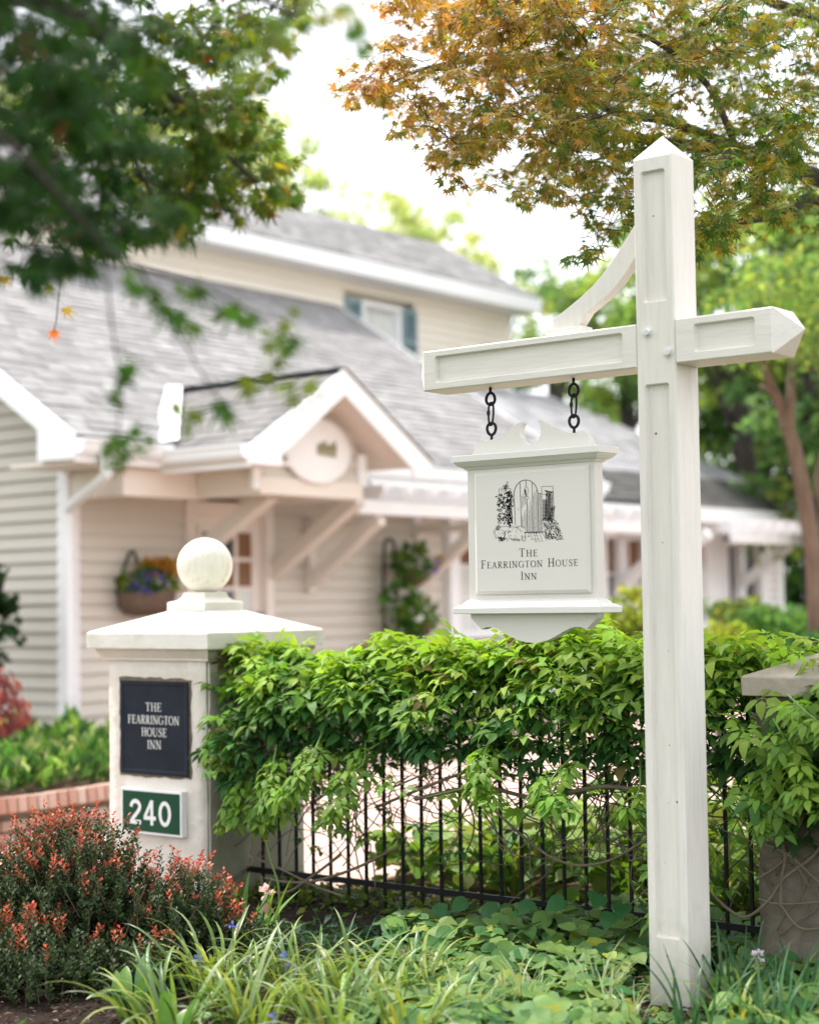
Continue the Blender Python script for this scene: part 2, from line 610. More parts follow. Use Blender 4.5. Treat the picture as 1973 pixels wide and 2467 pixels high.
def maple(seed, fine=True):
    r = random.Random(seed)
    angs = [-2.2, -1.42, -0.70, 0, 0.70, 1.42, 2.2]
    lens = [0.42, 0.74, 0.95, 1.05, 0.95, 0.74, 0.42]
    bd = []
    for i, (a, L) in enumerate(zip(angs, lens)):
        L *= r.uniform(0.9, 1.08)
        a += r.uniform(-0.06, 0.06)
        hw = 0.125
        if i == 0: bd.append((a - 0.45, 0.16))
        if fine:
            bd += [(a - hw / 0.55 * 0.62, 0.48 * L), (a, L), (a + hw / 0.55 * 0.62, 0.48 * L)]
        else:
            bd += [(a - 0.16, 0.42 * L), (a, L), (a + 0.16, 0.42 * L)]
        if i < 6:
            bd.append((a + (angs[i + 1] - angs[i]) / 2, 0.30))
        else:
            bd.append((a + 0.45, 0.16))
    dr = r.uniform(0.18, 0.45)
    v = [(0, 0, 0)] + [(p * math.sin(a), p * math.cos(a), -dr * p * p + (0.06 if k % 4 == 2 else 0)) for k, (a, p) in enumerate(bd)]
    n = len(bd)
    f = [(0, i + 1, i + 2) for i in range(n - 1)]
    sv = np.array([(-0.014, -0.75, 0.05), (0.014, -0.75, 0.05), (0.014, 0, 0), (-0.014, 0, 0)], float)
    return merge([(np.array(v, float), f), (sv, [(0, 1, 2), (0, 2, 3)])])


def heart(seed):
    """broad ovate leaf with a notched base and a short point"""
    r = random.Random(seed)
    half = [(0.10, -0.04), (0.30, 0.02), (0.44, 0.20), (0.46, 0.42), (0.36, 0.66), (0.19, 0.86)]
    k1, k2 = r.uniform(0.88, 1.1), r.uniform(0.9, 1.08)
    cup, fold, wav = r.uniform(0.05, 0.35), r.uniform(0.05, 0.28), r.uniform(0.0, 0.05)
    zf = lambda x, y: fold * abs(x) - cup * ((y - 0.35) ** 2) + wav * math.sin(y * 11 + x * 7)
    L_ = [(-x * k1, y, zf(-x, y)) for x, y in half]
    R_ = [(x * k2, y, zf(x, y)) for x, y in half]
    mid = [(0, y, zf(0, y) - 0.02) for y in (0.06, 0.22, 0.42, 0.66)]
    tip = (0, 1.02, zf(0, 1.02) - 0.03)
    v = L_ + R_ + mid + [tip]
    f = []
    for o_, sg in ((0, 1), (6, -1)):
        q = [(12, o_ + 1, o_), (12, 13, o_ + 2, o_ + 1), (13, 14, o_ + 3, o_ + 2), (14, 15, o_ + 4, o_ + 3), (15, 16, o_ + 5, o_ + 4)]
        f += [t if sg > 0 else tuple(reversed(t)) for t in q]
    return np.array(v, float), tri(f)


def kite(w=0.5, L=1.0):
    v = np.array([(0, 0, 0), (-w / 2, 0.55 * L, 0.06), (0, L, -0.08), (w / 2, 0.55 * L, 0.06), (0, 0.5 * L, -0.02)], float)
    return v, [(0, 4, 1), (1, 4, 2), (0, 3, 4), (3, 2, 4)]


def quadleaf(w=0.62):
    v = np.array([(0, 0, 0), (-w / 2, 0.5, 0.08), (0, 1, -0.1), (w / 2, 0.5, 0.08)], float)
    return v, [(0, 2, 1), (0, 3, 2)]


def basis(d, n):
    """rotation with +Y along d and +Z near n"""
    d = Vector(d).normalized()
    n = Vector(n)
    n = n - d * n.dot(d)
    if n.length < 1e-5: n = d.orthogonal()
    n.normalize()
    x = d.cross(n)
    return Matrix(((x.x, d.x, n.x), (x.y, d.y, n.y), (x.z, d.z, n.z)))


class Leaves:
    """many leaves; each with place, direction, normal, size, colour and template"""

    def __init__(s, temps):
        s.t = temps
        s.items = []

    def add(s, p, d, n, size, col, t=None):
        s.items.append((Vector(p), Vector(d), Vector(n), size, col, random.randrange(len(s.t)) if t is None else t))

    def build(s, name, m, parent=None, items=None, kind='stuff', label=None):
        items = s.items if items is None else items
        org = origin(parent) if parent else Vector((0, 0, 0))
        VV, FF, CC, base = [], [], [], 0
        for ti, (tv, tf) in enumerate(s.t):
            sel = [it for it in items if it[5] == ti]
            if not sel: continue
            B = np.array([np.array(basis(it[1], it[2])) for it in sel])
            S_ = np.array([it[3] for it in sel])[:, None, None]
            P = np.array([(it[0].x - org.x, it[0].y - org.y, it[0].z - org.z) for it in sel])
            V = np.einsum('nij,kj->nki', B, tv) * S_ + P[:, None, :]
            nv = len(tv)
            F = np.array(tf)[None, :, :] + (np.arange(len(sel)) * nv)[:, None, None] + base
            C = np.repeat(np.array([(*it[4], 1.0) for it in sel])[:, None, :], nv, axis=1)
            VV.append(V.reshape(-1, 3))
            FF.append(F.reshape(-1, 3))
            CC.append(C.reshape(-1, 4))
            base += len(sel) * nv
        V, F, C = np.concatenate(VV), np.concatenate(FF), np.concatenate(CC)
        me = bpy.data.meshes.new(name)
        me.vertices.add(len(V))
        me.vertices.foreach_set('co', V.astype(np.float32).ravel())
        me.loops.add(F.size)
        me.loops.foreach_set('vertex_index', F.astype(np.int32).ravel())
        me.polygons.add(len(F))
        me.polygons.foreach_set('loop_start', np.arange(0, F.size, 3, dtype=np.int32))
        me.polygons.foreach_set('loop_total', np.full(len(F), 3, dtype=np.int32))
        me.polygons.foreach_set('use_smooth', np.ones(len(F), dtype=bool))
        a = me.color_attributes.new('Col', 'FLOAT_COLOR', 'POINT')
        a.data.foreach_set('color', C.astype(np.float32).ravel())
        me.materials.append(m)
        me.update()
        o = link(name, me, parent)
        if kind: o['kind'] = kind
        if label: o['label'] = label
        return o

    def singles(s, name, m, parent, items):
        """each item an object of its own; alike ones share a mesh"""
        org = origin(parent)
        cache = {}
        for p, d, n, size, col, t in items:
            key = (t, tuple(round(c * 40) for c in col))
            if key not in cache:
                me = bpy.data.meshes.new(name)
                tv, tf = s.t[t]
                me.from_pydata(tv.tolist(), [], tf)
                a = me.color_attributes.new('Col', 'FLOAT_COLOR', 'POINT')
                a.data.foreach_set('color', np.tile(np.array((*col, 1), dtype=np.float32), len(tv)))
                me.polygons.foreach_set('use_smooth', [True] * len(me.polygons))
                me.materials.append(m)
                cache[key] = me
            o = link(name, cache[key], parent)
            b = basis(d, n).to_4x4()
            o.matrix_local = Matrix.Translation(p - org) @ b @ Matrix.Scale(size, 4)

    def split(s, count, inside):
        """the count leaves that show largest, and the rest"""
        sc = []
        for i, it in enumerate(s.items):
            q = it[0] - CAMPOS
            dz = q.dot(CF)
            x = 986.5 + FPX * q.dot(CR) / dz if dz > 0.2 else -9e9
            y = 1233.5 - FPX * q.dot(CU) / dz if dz > 0.2 else -9e9
            ok = dz > 0.2 and inside(x, y, dz, it)
            sc.append((it[3] / dz if ok else -1, i))
        sc.sort(reverse=True)
        ids = set(i for v, i in sc[:count] if v > 0)
        return [it for i, it in enumerate(s.items) if i in ids], [it for i, it in enumerate(s.items) if i not in ids]


def rv(s=1.0):
    return Vector((random.gauss(0, s), random.gauss(0, s), random.gauss(0, s)))


def lerp(a, b, t):
    return tuple(x + (y - x) * t for x, y in zip(a, b))


def jit(c, s=0.15):
    k = random.uniform(1 - s, 1 + s)
    return tuple(max(0.002, x * k * random.uniform(1 - s * 0.5, 1 + s * 0.5)) for x in c)


def curve(pts, n=12):
    """Catmull-Rom through pts"""
    P = [Vector(p) for p in pts]
    P = [P[0] * 2 - P[1]] + P + [P[-1] * 2 - P[-2]]
    out = []
    for i in range(1, len(P) - 2):
        for k in range(n):
            t = k / n
            a, b, c, d = P[i - 1], P[i], P[i + 1], P[i + 2]
            out.append(0.5 * ((2 * b) + (c - a) * t + (2 * a - 5 * b + 4 * c - d) * t * t + (3 * b - a - 3 * c + d) * t ** 3))
    out.append(P[-2])
    return out


def inpoly(x, y, poly):
    c = False
    n = len(poly)
    for i in range(n):
        x1, y1 = poly[i]
        x2, y2 = poly[(i + 1) % n]
        if (y1 > y) != (y2 > y) and x < (x2 - x1) * (y - y1) / (y2 - y1) + x1: c = not c
    return c

# ================================================================== the setting
def sheet(name, m, x0, x1, y0, y1, z, kind='structure', n=1, amp=0.0):
    b = MB()
    if n == 1:
        b.add([(x0, y0, z), (x1, y0, z), (x1, y1, z), (x0, y1, z)], [(0, 1, 2, 3)])
    else:
        vs = []
        for j in range(n + 1):
            for i in range(n + 1):
                x, y = x0 + (x1 - x0) * i / n, y0 + (y1 - y0) * j / n
                e = 0 if i in (0, n) or j in (0, n) else 1
                vs.append((x, y, z + e * amp * (0.5 + 0.5 * math.sin(x * 5.1 + 1.3 * math.sin(y * 3)) * math.cos(y * 4.3 + x)) + e * random.uniform(0, amp * 0.5)))
        fs = [(j * (n + 1) + i, j * (n + 1) + i + 1, (j + 1) * (n + 1) + i + 1, (j + 1) * (n + 1) + i) for j in range(n) for i in range(n)]
        b.add(vs, fs)
    o = b.build(name, m)
    o['kind'] = kind
    return o


sheet('ground', M['lawn'], -450, 450, -450, 450, -0.012)
sheet('courtyard_paving', M['paving'], -11.6, 6, 5.75, 26, 0.002)
sheet('driveway_paving', M['paving'], -7.9, -5.9, 1.0, 5.746, 0.002)
sheet('mulch_bed', M['mulch'], -5.86, 3, 0.4, 5.9, 0.006, n=90, amp=0.03)
sheet('mulch_strip', M['mulch'], -7.2, -5.864, 2.2, 4.5, 0.007, n=24, amp=0.03)
sheet('border_soil', M['soil'], -5.2, 1.5, 5.93, 7.6, 0.008, n=40, amp=0.03)

# raised bed along the house with a brick edging
EDGE = [Vector((-7.55, 4.2, 0)), Vector((-7.66, 5.2, 0)), Vector((-7.72, 6.0, 0)), Vector((-7.80, 6.8, 0)), Vector((-8.1, 7.7, 0)), Vector((-8.9, 8.5, 0)), Vector((-10.2, 8.9, 0)), Vector((-11.7, 9.0, 0))]
ec = curve(EDGE, 10)
b = MB()
n = len(ec)
vs = [(p.x, p.y, 0.20) for p in ec] + [(-22, 9.0, 0.20), (-22, 3.0, 0.20), (-7.55, 3.0, 0.20)]
b.add(vs, [tuple(range(len(vs)))])
o = b.build('raised_bed', M['soil'])
o['kind'] = 'structure'

edging = root('brick_edging', ec[14], 'curved red brick edging with a row of upright bricks beside the driveway', 'edging')
bk = MB()
L = [0.0]
for i in range(1, n): L.append(L[-1] + (ec[i] - ec[i - 1]).length)


def along(s):
    for i in range(1, n):
        if L[i] >= s:
            t = (s - L[i - 1]) / (L[i] - L[i - 1])
            return ec[i - 1].lerp(ec[i], t), (ec[i] - ec[i - 1]).normalized()
    return ec[-1], (ec[-1] - ec[-2]).normalized()


def brick_mesh(w, d, h, col):
    bb = MB()
    c = 0.006
    x, y, z = w / 2, d / 2, h / 2
    for zz, k in ((-z, 1), (-z + c, 0), (z - c, 0), (z, 1)):
        pass
    bm = bmesh.new()
    bmesh.ops.create_cube(bm, size=1)
    bmesh.ops.scale(bm, vec=(w, d, h), verts=bm.verts)
    bmesh.ops.bevel(bm, geom=list(bm.edges), offset=c, segments=1, affect='EDGES')
    me = bpy.data.meshes.new('brick')
    bm.to_mesh(me)
    bm.free()
    a = me.color_attributes.new('Col', 'FLOAT_COLOR', 'POINT')
    a.data.foreach_set('color', np.tile(np.array((*col, 1), dtype=np.float32), len(me.vertices)))
    me.materials.append(M['brick'])
    return me


BC = [(0.44, 0.27, 0.21), (0.50, 0.34, 0.28), (0.40, 0.22, 0.17), (0.52, 0.40, 0.34)]
row_top = [brick_mesh(0.064, 0.20, 0.092, c) for c in BC]
row_low = [brick_mesh(0.195, 0.095, 0.058, lerp(c, (0.30, 0.24, 0.20), 0.45)) for c in BC]
s_ = 0.1
while s_ < L[-1] - 0.1:
    p, t = along(s_)
    o = link('brick', random.choice(row_top), edging)
    o.location = Vector((p.x, p.y, 0.205)) - edging.location + rv(0.0015)
    o.rotation_euler = (R(-8), 0, math.atan2(t.y, t.x) + random.uniform(-0.02, 0.02))
    s_ += 0.074
for k, z in enumerate((0.032, 0.100)):
    s_ = 0.1 + 0.1 * k
    while s_ < L[-1] - 0.1:
        p, t = along(s_)
        nrm = Vector((-t.y, t.x, 0))
        o = link('brick', random.choice(row_low), edging)
        o.location = Vector((p.x, p.y, z)) - nrm * 0.02 - edging.location
        o.rotation_euler = (0, 0, math.atan2(t.y, t.x))
        s_ += 0.206
b = MB()
for i in range(n - 1):
    b.bar((ec[i].x, ec[i].y, 0.09), (ec[i + 1].x, ec[i + 1].y, 0.09), 0.072, 0.18)
b.build('mortar_core', M['mortar'], edging)

# ================================================================== the inn
XW, YW, XE = -11.9, 9.97, -11.09
TP = math.tan(R(32))
house = root('inn_building', (-13.0, 14.0, 0.0), 'beige clapboard inn with grey shingle roofs, entrance gable and white pergola', 'building')


def unit_board(m):
    me = bpy.data.meshes.new('board')
    v = [(0, -0.048, 0), (1, -0.048, 0), (1, -0.008, 0.132), (0, -0.008, 0.132), (0, 0, 0), (1, 0, 0), (1, 0, 0.132), (0, 0, 0.132)]
    me.from_pydata(v, [], [(0, 1, 2, 3), (0, 4, 5, 1), (3, 2, 6, 7), (0, 3, 7, 4), (1, 5, 6, 2), (5, 4, 7, 6)])
    me.materials.append(m)
    return me


UB = {}


def siding(wall, m, face, pos, lo, hi, z0, z1, holes=(), lim=None):
    if m.name not in UB: UB[m.name] = unit_board(m)
    org = origin(wall)
    z = z0
    while z < z1 - 0.02:
        a, b_ = lo, hi
        if lim:
            a, b_ = lim(z + 0.125, a, b_)
        if b_ - a > 0.05:
            cuts = sorted((max(h0, a), min(h1, b_)) for h0, h1, hz0, hz1 in holes if hz0 < z + 0.12 and hz1 > z + 0.01 and h1 > a and h0 < b_)
            segs, cur = [], a
            for c0, c1 in cuts:
                if c0 - cur > 0.03: segs.append((cur, c0))
                cur = max(cur, c1)
            if b_ - cur > 0.03: segs.append((cur, b_))
            for s0, s1 in segs:
                o = link('board', UB[m.name], wall)
                if face == 'y':
                    o.location = Vector((s0, pos, z)) - org
                else:
                    o.location = Vector((pos, s0, z)) - org
                    o.rotation_euler = (0, 0, math.pi / 2)
                o.scale = (s1 - s0, 1, 1)
        z += 0.125


def slab_roof(name, poly, axis, a, b_, m=None):
    r = MB()
    r.prism(poly, axis, a, b_)
    return r.build(name, m or M['shingle_base'], house)


M['shingle_base'] = mat('roof_felt', (0.10, 0.10, 0.105), 0.95, 0.1, 10)


def shingles(parent, O, A, B, al, bl, mask=None, tone=(0.275, 0.268, 0.272), name='shingle_courses'):
    O, A, B = Vector(O), Vector(A).normalized(), Vector(B).normalized()
    N = A.cross(B)
    if N.z < 0: N = -N
    mb = MB()
    t, row = 0.0, 0
    while t < bl:
        s = -random.uniform(0, 0.2)
        while s < al:
            w = random.choice((0.16, 0.2, 0.26, 0.32))
            s0, s1 = max(s, 0), min(s + w - 0.006, al)
            t1 = min(t + 0.165, bl)
            if s1 - s0 > 0.03 and (mask is None or mask((s0 + s1) / 2, t + 0.07)):
                lift = random.choice((0.010, 0.014, 0.02))
                kk = random.uniform(0.80, 1.18)
                c = tuple(x * kk for x in (tone(t) if callable(tone) else tone))
                p = lambda ss, tt, h: O + A * ss + B * tt + N * h
                mb.add([p(s0, t, 0.002), p(s1, t, 0.002), p(s1, t, lift), p(s0, t, lift), p(s1, t1, 0.004), p(s0, t1, 0.004)],
                       [(0, 1, 2, 3), (3, 2, 4, 5)], c)
            s += w
        t += 0.14
        row += 1
    return mb.build(name, M['shingle'], parent, kind='stuff')


XG = -10.02
cs, sn = math.cos(R(32)), math.sin(R(32))
# ---- front wing: walls
wall = quick('wall', M['siding'], house, (-12.20, -12.03, YW + 0.14, 24.0, 0.0, 2.75))
DOOR = (11.50, 12.48, 0.25, 2.16)
WINS = [(15.62, 17.0, 0.95, 2.1), (17.3, 18.6, 0.95, 2.1), (18.8, 19.75, 0.7, 2.1), (20.3, 21.4, 0.95, 2.05), (22.02, 22.36, 0.95, 2.05), (22.5, 23.0, 0.95, 2.05)]
siding(wall, M['siding'], 'x', XW - 0.03, YW + 0.12, 15.4, 0.2, 2.75, holes=[(DOOR[0] - 0.1, DOOR[1] + 0.1, 0.1, DOOR[3] + 0.12)])
siding(wall, M['housetrim'], 'x', XW - 0.03, 15.5, 23.55, 0.2, 2.6, holes=[(a - 0.06, b_ + 0.06, c - 0.06, d + 0.06) for a, b_, c, d in WINS])

g = MB()
g.prism([(-19.0, 0.0), (-11.93, 0.0), (-11.93, 2.72 + (11.93 - 11.09) * TP - 0.2), (-15.3, 5.15), (-19.0, 2.85)], 1, YW + 0.03, YW + 0.13)
gw = g.build('gable_wall', M['siding_g'], house)


def gl(z, a, b_):
    return a, min(b_, XE - (z + 0.17 - 2.72) / TP)


siding(gw, M['siding_g'], 'y', YW + 0.03, -15.2, XW - 0.10, 0.2, 5.0, lim=gl)
# corner board and water table
quick('corner_board', M['housetrim'], house, (XW - 0.13, XW + 0.012, YW - 0.012, YW + 0.02, 0.1, 2.72), (XW - 0.02, XW + 0.012, YW + 0.02, YW + 0.13, 0.1, 2.72))

# ---- front wing: roof
Y0, Y1 = 9.36, 17.45
roof = slab_roof('roof', [(XE, 2.72), (-15.3, 2.72 + 4.21 * TP), (-15.3, 2.62 + 4.21 * TP), (XE, 2.62)], 1, Y0, Y1)
shingles(roof, (XE, Y0, 2.724), (0, 1, 0), (-cs, 0, sn), Y1 - Y0, 4.21 / cs)
slab_roof('back_roof', [(-15.32, 5.34), (-19.6, 2.67), (-19.6, 2.57), (-15.32, 5.24)], 1, Y0, 12.4)
r = MB()
r.prism([(XE + 0.02, 2.52), (XE + 0.02, 2.735), (-15.3, 2.735 + 4.23 * TP), (-15.3, 2.735 + 4.23 * TP - 0.22), (-11.52, 2.735 + 0.45 * TP - 0.22), (-11.52, 2.525)], 1, Y0 - 0.035, Y0 - 0.002)
r.prism([(-15.304, 5.38), (-19.7, 2.64), (-19.7, 2.42), (-15.304, 5.14)], 1, Y0 - 0.035, Y0 - 0.002)
r.build('rake_board', M['housetrim'], house)
r = MB()
r.prism([(XE + 0.02, 2.735), (-15.3, 2.735 + 4.23 * TP), (-15.3, 2.735 + 4.23 * TP - 0.2), (XE + 0.02, 2.53)], 1, Y1 + 0.002, Y1 + 0.03)
r.build('rake_board', M['housetrim'], house)
# eave soffit, box return, porch beam
quick('soffit', M['beamtan'], house, (-11.95, XE - 0.02, Y0 + 0.02, 10.35, 2.49, 2.52), (-11.95, XE - 0.02, 12.7, Y1 - 0.02, 2.49, 2.52), (-11.95, XG - 0.04, 10.352, 10.90, 2.484, 2.515))
quick('eave_return', M['housetrim'], house, (-11.52, -11.49, Y0 - 0.002, Y0 + 0.55, 2.523, 2.76))
quick('porch_beam', M['beamtan'], house, (-11.33, -11.19, YW + 0.02, 10.98, 2.25, 2.483), (-11.9, -11.334, YW + 0.02, YW + 0.16, 2.25, 2.483))


def gutter(name, p, q, out):
    p, q, out = Vector(p), Vector(q), Vector(out)
    prof = [(0, 0), (0.06, 0), (0.085, 0.04), (0.085, 0.07), (0.105, 0.10), (0.105, 0.125), (0.095, 0.125), (0.095, 0.105), (0.075, 0.075), (0.075, 0.045), (0.055, 0.01), (0, 0.01)]
    mb = MB()
    nn = len(prof)
    vs = [e + out * a + Vector((0, 0, c)) for e in (p, q) for a, c in prof]
    fs = [(i, (i + 1) % nn, (i + 1) % nn + nn, i + nn) for i in range(nn)]
    fs += [tuple(range(nn)), tuple(range(2 * nn - 1, nn - 1, -1))]
    mb.add(vs, fs)
    # fascia behind
    mb.bar((p + q) / 2 + (p - q) / 2 - out * 0.016 + Vector((0, 0, 0.03)), (p + q) / 2 - (p - q) / 2 - out * 0.016 + Vector((0, 0, 0.03)), 0.026, 0.20)
    return mb.build(name, M['housetrim'], house)


gutter('gutter', (XE + 0.03, Y0 + 0.0, 2.57), (XE + 0.03, 10.37, 2.57), (1, 0, 0))
gutter('gutter', (XE - 0.02, 10.36, 2.52), (-10.04, 10.36, 2.52), (0, -1, 0))
gutter('gutter', (XE + 0.03, 12.75, 2.57), (XE + 0.03, Y1, 2.57), (1, 0, 0))
d = MB()
d.tube(curve([(XE + 0.09, 9.62, 2.57), (XE + 0.09, 9.63, 2.45), (XE + 0.03, 9.66, 2.38), (-11.70, 9.86, 2.19), (XW + 0.09, 9.91, 2.12), (XW + 0.09, 9.91, 1.95), (XW + 0.09, 9.91, 0.25)], 6), 0.05, 8)
d.build('downspout', M['housetrim'], house, smooth=True)

# ---- entrance gable
XG = -10.02
YG0, YG1, YR = 10.40, 12.66, 11.53
ZE, ZR = 2.66, 3.36
TG = (ZR - ZE) / (YR - YG0)
ag = math.atan(TG)
gr = slab_roof('entrance_roof', [(YG0, ZE), (YR, ZR), (YG1, ZE), (YG1, ZE - 0.07), (YR, ZR - 0.07), (YG0, ZE - 0.07)], 0, -12.5, XG)
shingles(gr, (-12.5, YG0, ZE + 0.004), (1, 0, 0), (0, math.cos(ag), math.sin(ag)), 2.48, (YR - YG0) / math.cos(ag),
         mask=lambda s, t: (2.72 + (XE + 12.5 - s) * TP) < ZE + t * math.sin(ag) + 0.04, tone=(0.20, 0.192, 0.192))
shingles(gr, (-12.5, YG1, ZE + 0.004), (1, 0, 0), (0, -math.cos(ag), math.sin(ag)), 2.48, (YR - YG0) / math.cos(ag),
         mask=lambda s, t: (2.72 + (XE + 12.5 - s) * TP) < ZE + t * math.sin(ag) + 0.04, tone=(0.20, 0.192, 0.192))
r = MB()
h_ = 0.185
r.prism([(YG0 - 0.10, ZE - 0.05), (YR, ZR + 0.015), (YR, ZR + 0.015 - h_ * 1.2), (YG0 + 0.30, ZE - 0.10), (YG0 + 0.30, ZE - 0.19), (YG0 - 0.10, ZE - 0.19)], 0, XG + 0.002, XG + 0.035)
r.prism([(YG1 + 0.10, ZE - 0.05), (YR + 0.0005, ZR + 0.015), (YR + 0.0005, ZR + 0.015 - h_ * 1.2), (YG1 - 0.16, ZE - 0.13), (YG1 - 0.16, ZE - 0.2), (YG1 + 0.10, ZE - 0.2)], 0, XG + 0.002, XG + 0.035)
r.build('rake_board', M['housetrim'], house)
r = MB()
r.bar((-12.4, YR, ZR + 0.02), (XG, YR, ZR + 0.02), 0.16, 0.02)
r.build('ridge_cap', M['slate'], house)
r = MB()   # drip edge, dark red-brown
r.bar((XG + 0.02, YG1 + 0.12, ZE - 0.045), (XG + 0.02, YR, ZR + 0.03), 0.05, 0.014, up=Vector((0, math.sin(ag), math.cos(ag))))
r.build('drip_edge', M['coir'], house)
XGW_ = -10.45
r = MB()   # sloping soffits under the rakes
for s0 in (-1, 1):
    ye = YG0 + 0.02 if s0 < 0 else YG1 - 0.02
    r.prism([(ye, ZE - 0.075), (YR, ZR - 0.075), (YR, ZR - 0.10), (ye, ZE - 0.10)], 0, -12.3, XG - 0.002)
r.build('soffit', M['beamtan'], house)
# gable wall with boards
XGW = -10.45
g = MB()
g.prism([(10.90, 2.42), (12.18, 2.42), (12.18, ZE + 0.20), (YR, ZR - 0.09), (10.90, ZE + 0.20)], 0, XGW - 0.1, XGW)
ggw = g.build('entrance_gable_wall', M['siding'], house)
siding(ggw, M['siding'], 'x', XGW, 10.91, 12.17, 2.42, 3.24, lim=lambda z, a, b_: (max(a, YR - (ZR - 0.1 - z) / TG), min(b_, YR + (ZR - 0.1 - z) / TG)))
quick('porch_beam', M['beamtan'], house, (XGW - 0.10, XGW + 0.055, 10.86, 12.24, 2.26, 2.418), (-11.19, XGW - 0.102, 10.86, 11.0, 2.26, 2.482), (-11.9, XGW - 0.102, 12.10, 12.24, 2.26, 2.482), bevel=0.006)
quick('corner_trim', M['housetrim'], house, (XGW + 0.002, XGW + 0.05, 12.185, 12.30, 2.42, ZE + 0.02))
quick('corner_trim', M['housetrim'], house, (XGW + 0.002, XGW + 0.05, 10.78, 10.88, 2.30, ZE + 0.02))
quick('porch_ceiling', M['beamtan'], house, (-11.9, XGW - 0.10, 11.0, 12.10, 2.419, 2.44))
# valley flashing
v = MB()
p0, p1 = Vector((XE + 0.02, 10.42, 2.70)), Vector((-12.08, 11.46, 3.36))
sd = Vector((0.70, 0.72, 0.0)) * 0.09
v.add([p0 - sd * Vector((1, 0, 0)).x + Vector((0, -0.09, 0.02)), p0 + Vector((0.10, 0.02, 0.05)), p1 + Vector((0.06, 0.02, 0.05)), p1 + Vector((-0.02, -0.10, 0.05))], [(0, 1, 2, 3)])
v.build('valley_flashing', mat('bright_flashing', (0.93, 0.93, 0.93), 0.3, 0.02, metal=0.9), house)


def brace(x0, z0, x1, z1, y, m, w=0.09):
    mb = MB()
    mb.bar((x0, y, z0), (x1, y, z1), w, w, up=Vector((0, 1, 0)))
    return mb.build('knee_brace', m, house, bevel=0.006)


brace(XW, 1.70, -10.80, 2.31, 11.42, M['beamtan'], 0.14)
brace(XW, 1.60, -10.76, 2.31, 12.60, M['beamtan'], 0.14)
# oval sign on the entrance gable
ov = root('oval_sign', (XGW + 0.05, YR + 0.02, 2.675), 'white oval sign board hung under the peak of the entrance gable', 'sign')
mb = MB()
N_ = 40
pr_ = [(0.45 * math.cos(2 * math.pi * k / N_) + YR + 0.05, 0.30 * math.sin(2 * math.pi * k / N_) + 2.675) for k in range(N_)]
mb.prism(pr_, 0, XGW + 0.06, XGW + 0.10)
mb.build('sign_board', M['whitevinyl'], ov, bevel=0.01)
mb = MB()
for k in range(N_):
    a0, a1 = 2 * math.pi * k / N_, 2 * math.pi * (k + 1) / N_
    f = lambda a, s: (XGW + 0.104, YR + 0.05 + 0.45 * s * math.cos(a), 2.675 + 0.30 * s * math.sin(a))
    mb.add([f(a0, 0.95), f(a1, 0.95), f(a1, 0.985), f(a0, 0.985)], [(0, 1, 2, 3)])
mb.build('border_line', M['curtain'], ov)
mb = MB()
for k in range(11):   # worn gilt marks, too blurred to read in the photograph
    y = YR - 0.20 + k * 0.045
    hh = 0.10 + 0.02 * math.sin(k * 2.1)
    if k < 5: continue
    mb.box(XGW + 0.1045, XGW + 0.1065, y, y + 0.028, 2.655 - 0.003 * k, 2.655 + hh)
    mb.box(XGW + 0.1045, XGW + 0.1062, y + 0.028, y + 0.04, 2.70, 2.72)
mb.build('gilt_marks', M['bronze'], ov)

# ---- door
dr = root_part = None
r = MB()
r.box(XW - 0.07, XW - 0.045, DOOR[0], DOOR[1], DOOR[2], DOOR[3])
door = r.build('door', M['door'], house)
r = MB()
r.box(XW - 0.10, XW + 0.03, DOOR[0] - 0.11, DOOR[0], 0.2, DOOR[3] + 0.13)
r.box(XW - 0.10, XW + 0.03, DOOR[1], DOOR[1] + 0.11, 0.2, DOOR[3] + 0.13)
r.box(XW - 0.10, XW + 0.03, DOOR[0], DOOR[1], DOOR[3], DOOR[3] + 0.13)
r.build('door_frame', M['door'], door)
for i in range(3):
    for j in range(5):
        y0 = DOOR[0] + 0.14 + i * 0.245
        z0 = 0.62 + j * 0.285
        q = MB()
        q.box(XW - 0.044, XW - 0.040, y0, y0 + 0.2, z0, z0 + 0.25)
        q.build('pane', random.choice([M['glass'], M['glass'], M['wood'], M['curtain']]) if (i, j) not in ((1, 4), (2, 4)) else (M['glass'] if i == 1 else M['wood']), door)
r = MB()
for i in range(4):
    y = DOOR[0] + 0.095 + i * 0.245
    r.box(XW - 0.044, XW - 0.025, y, y + 0.043, 0.6, 2.06)
for j in range(6):
    z = 0.58 + j * 0.285
    r.box(XW - 0.0438, XW - 0.027, DOOR[0] + 0.09, DOOR[1] - 0.09, z, z + 0.038)
r.build('glazing_bars', M['door'], door)
r = MB()
r.tube([(XW - 0.045, 12.42, 1.2), (XW + 0.02, 12.42, 1.2), (XW + 0.02, 12.34, 1.2)], 0.012, 6)
r.build('handle', M['iron'], door)
quick('door_step', M['oldstone'], house, (XW + 0.0, -10.6, 11.2, 12.8, 0.0, 0.2))

# ---- windows along the far facade


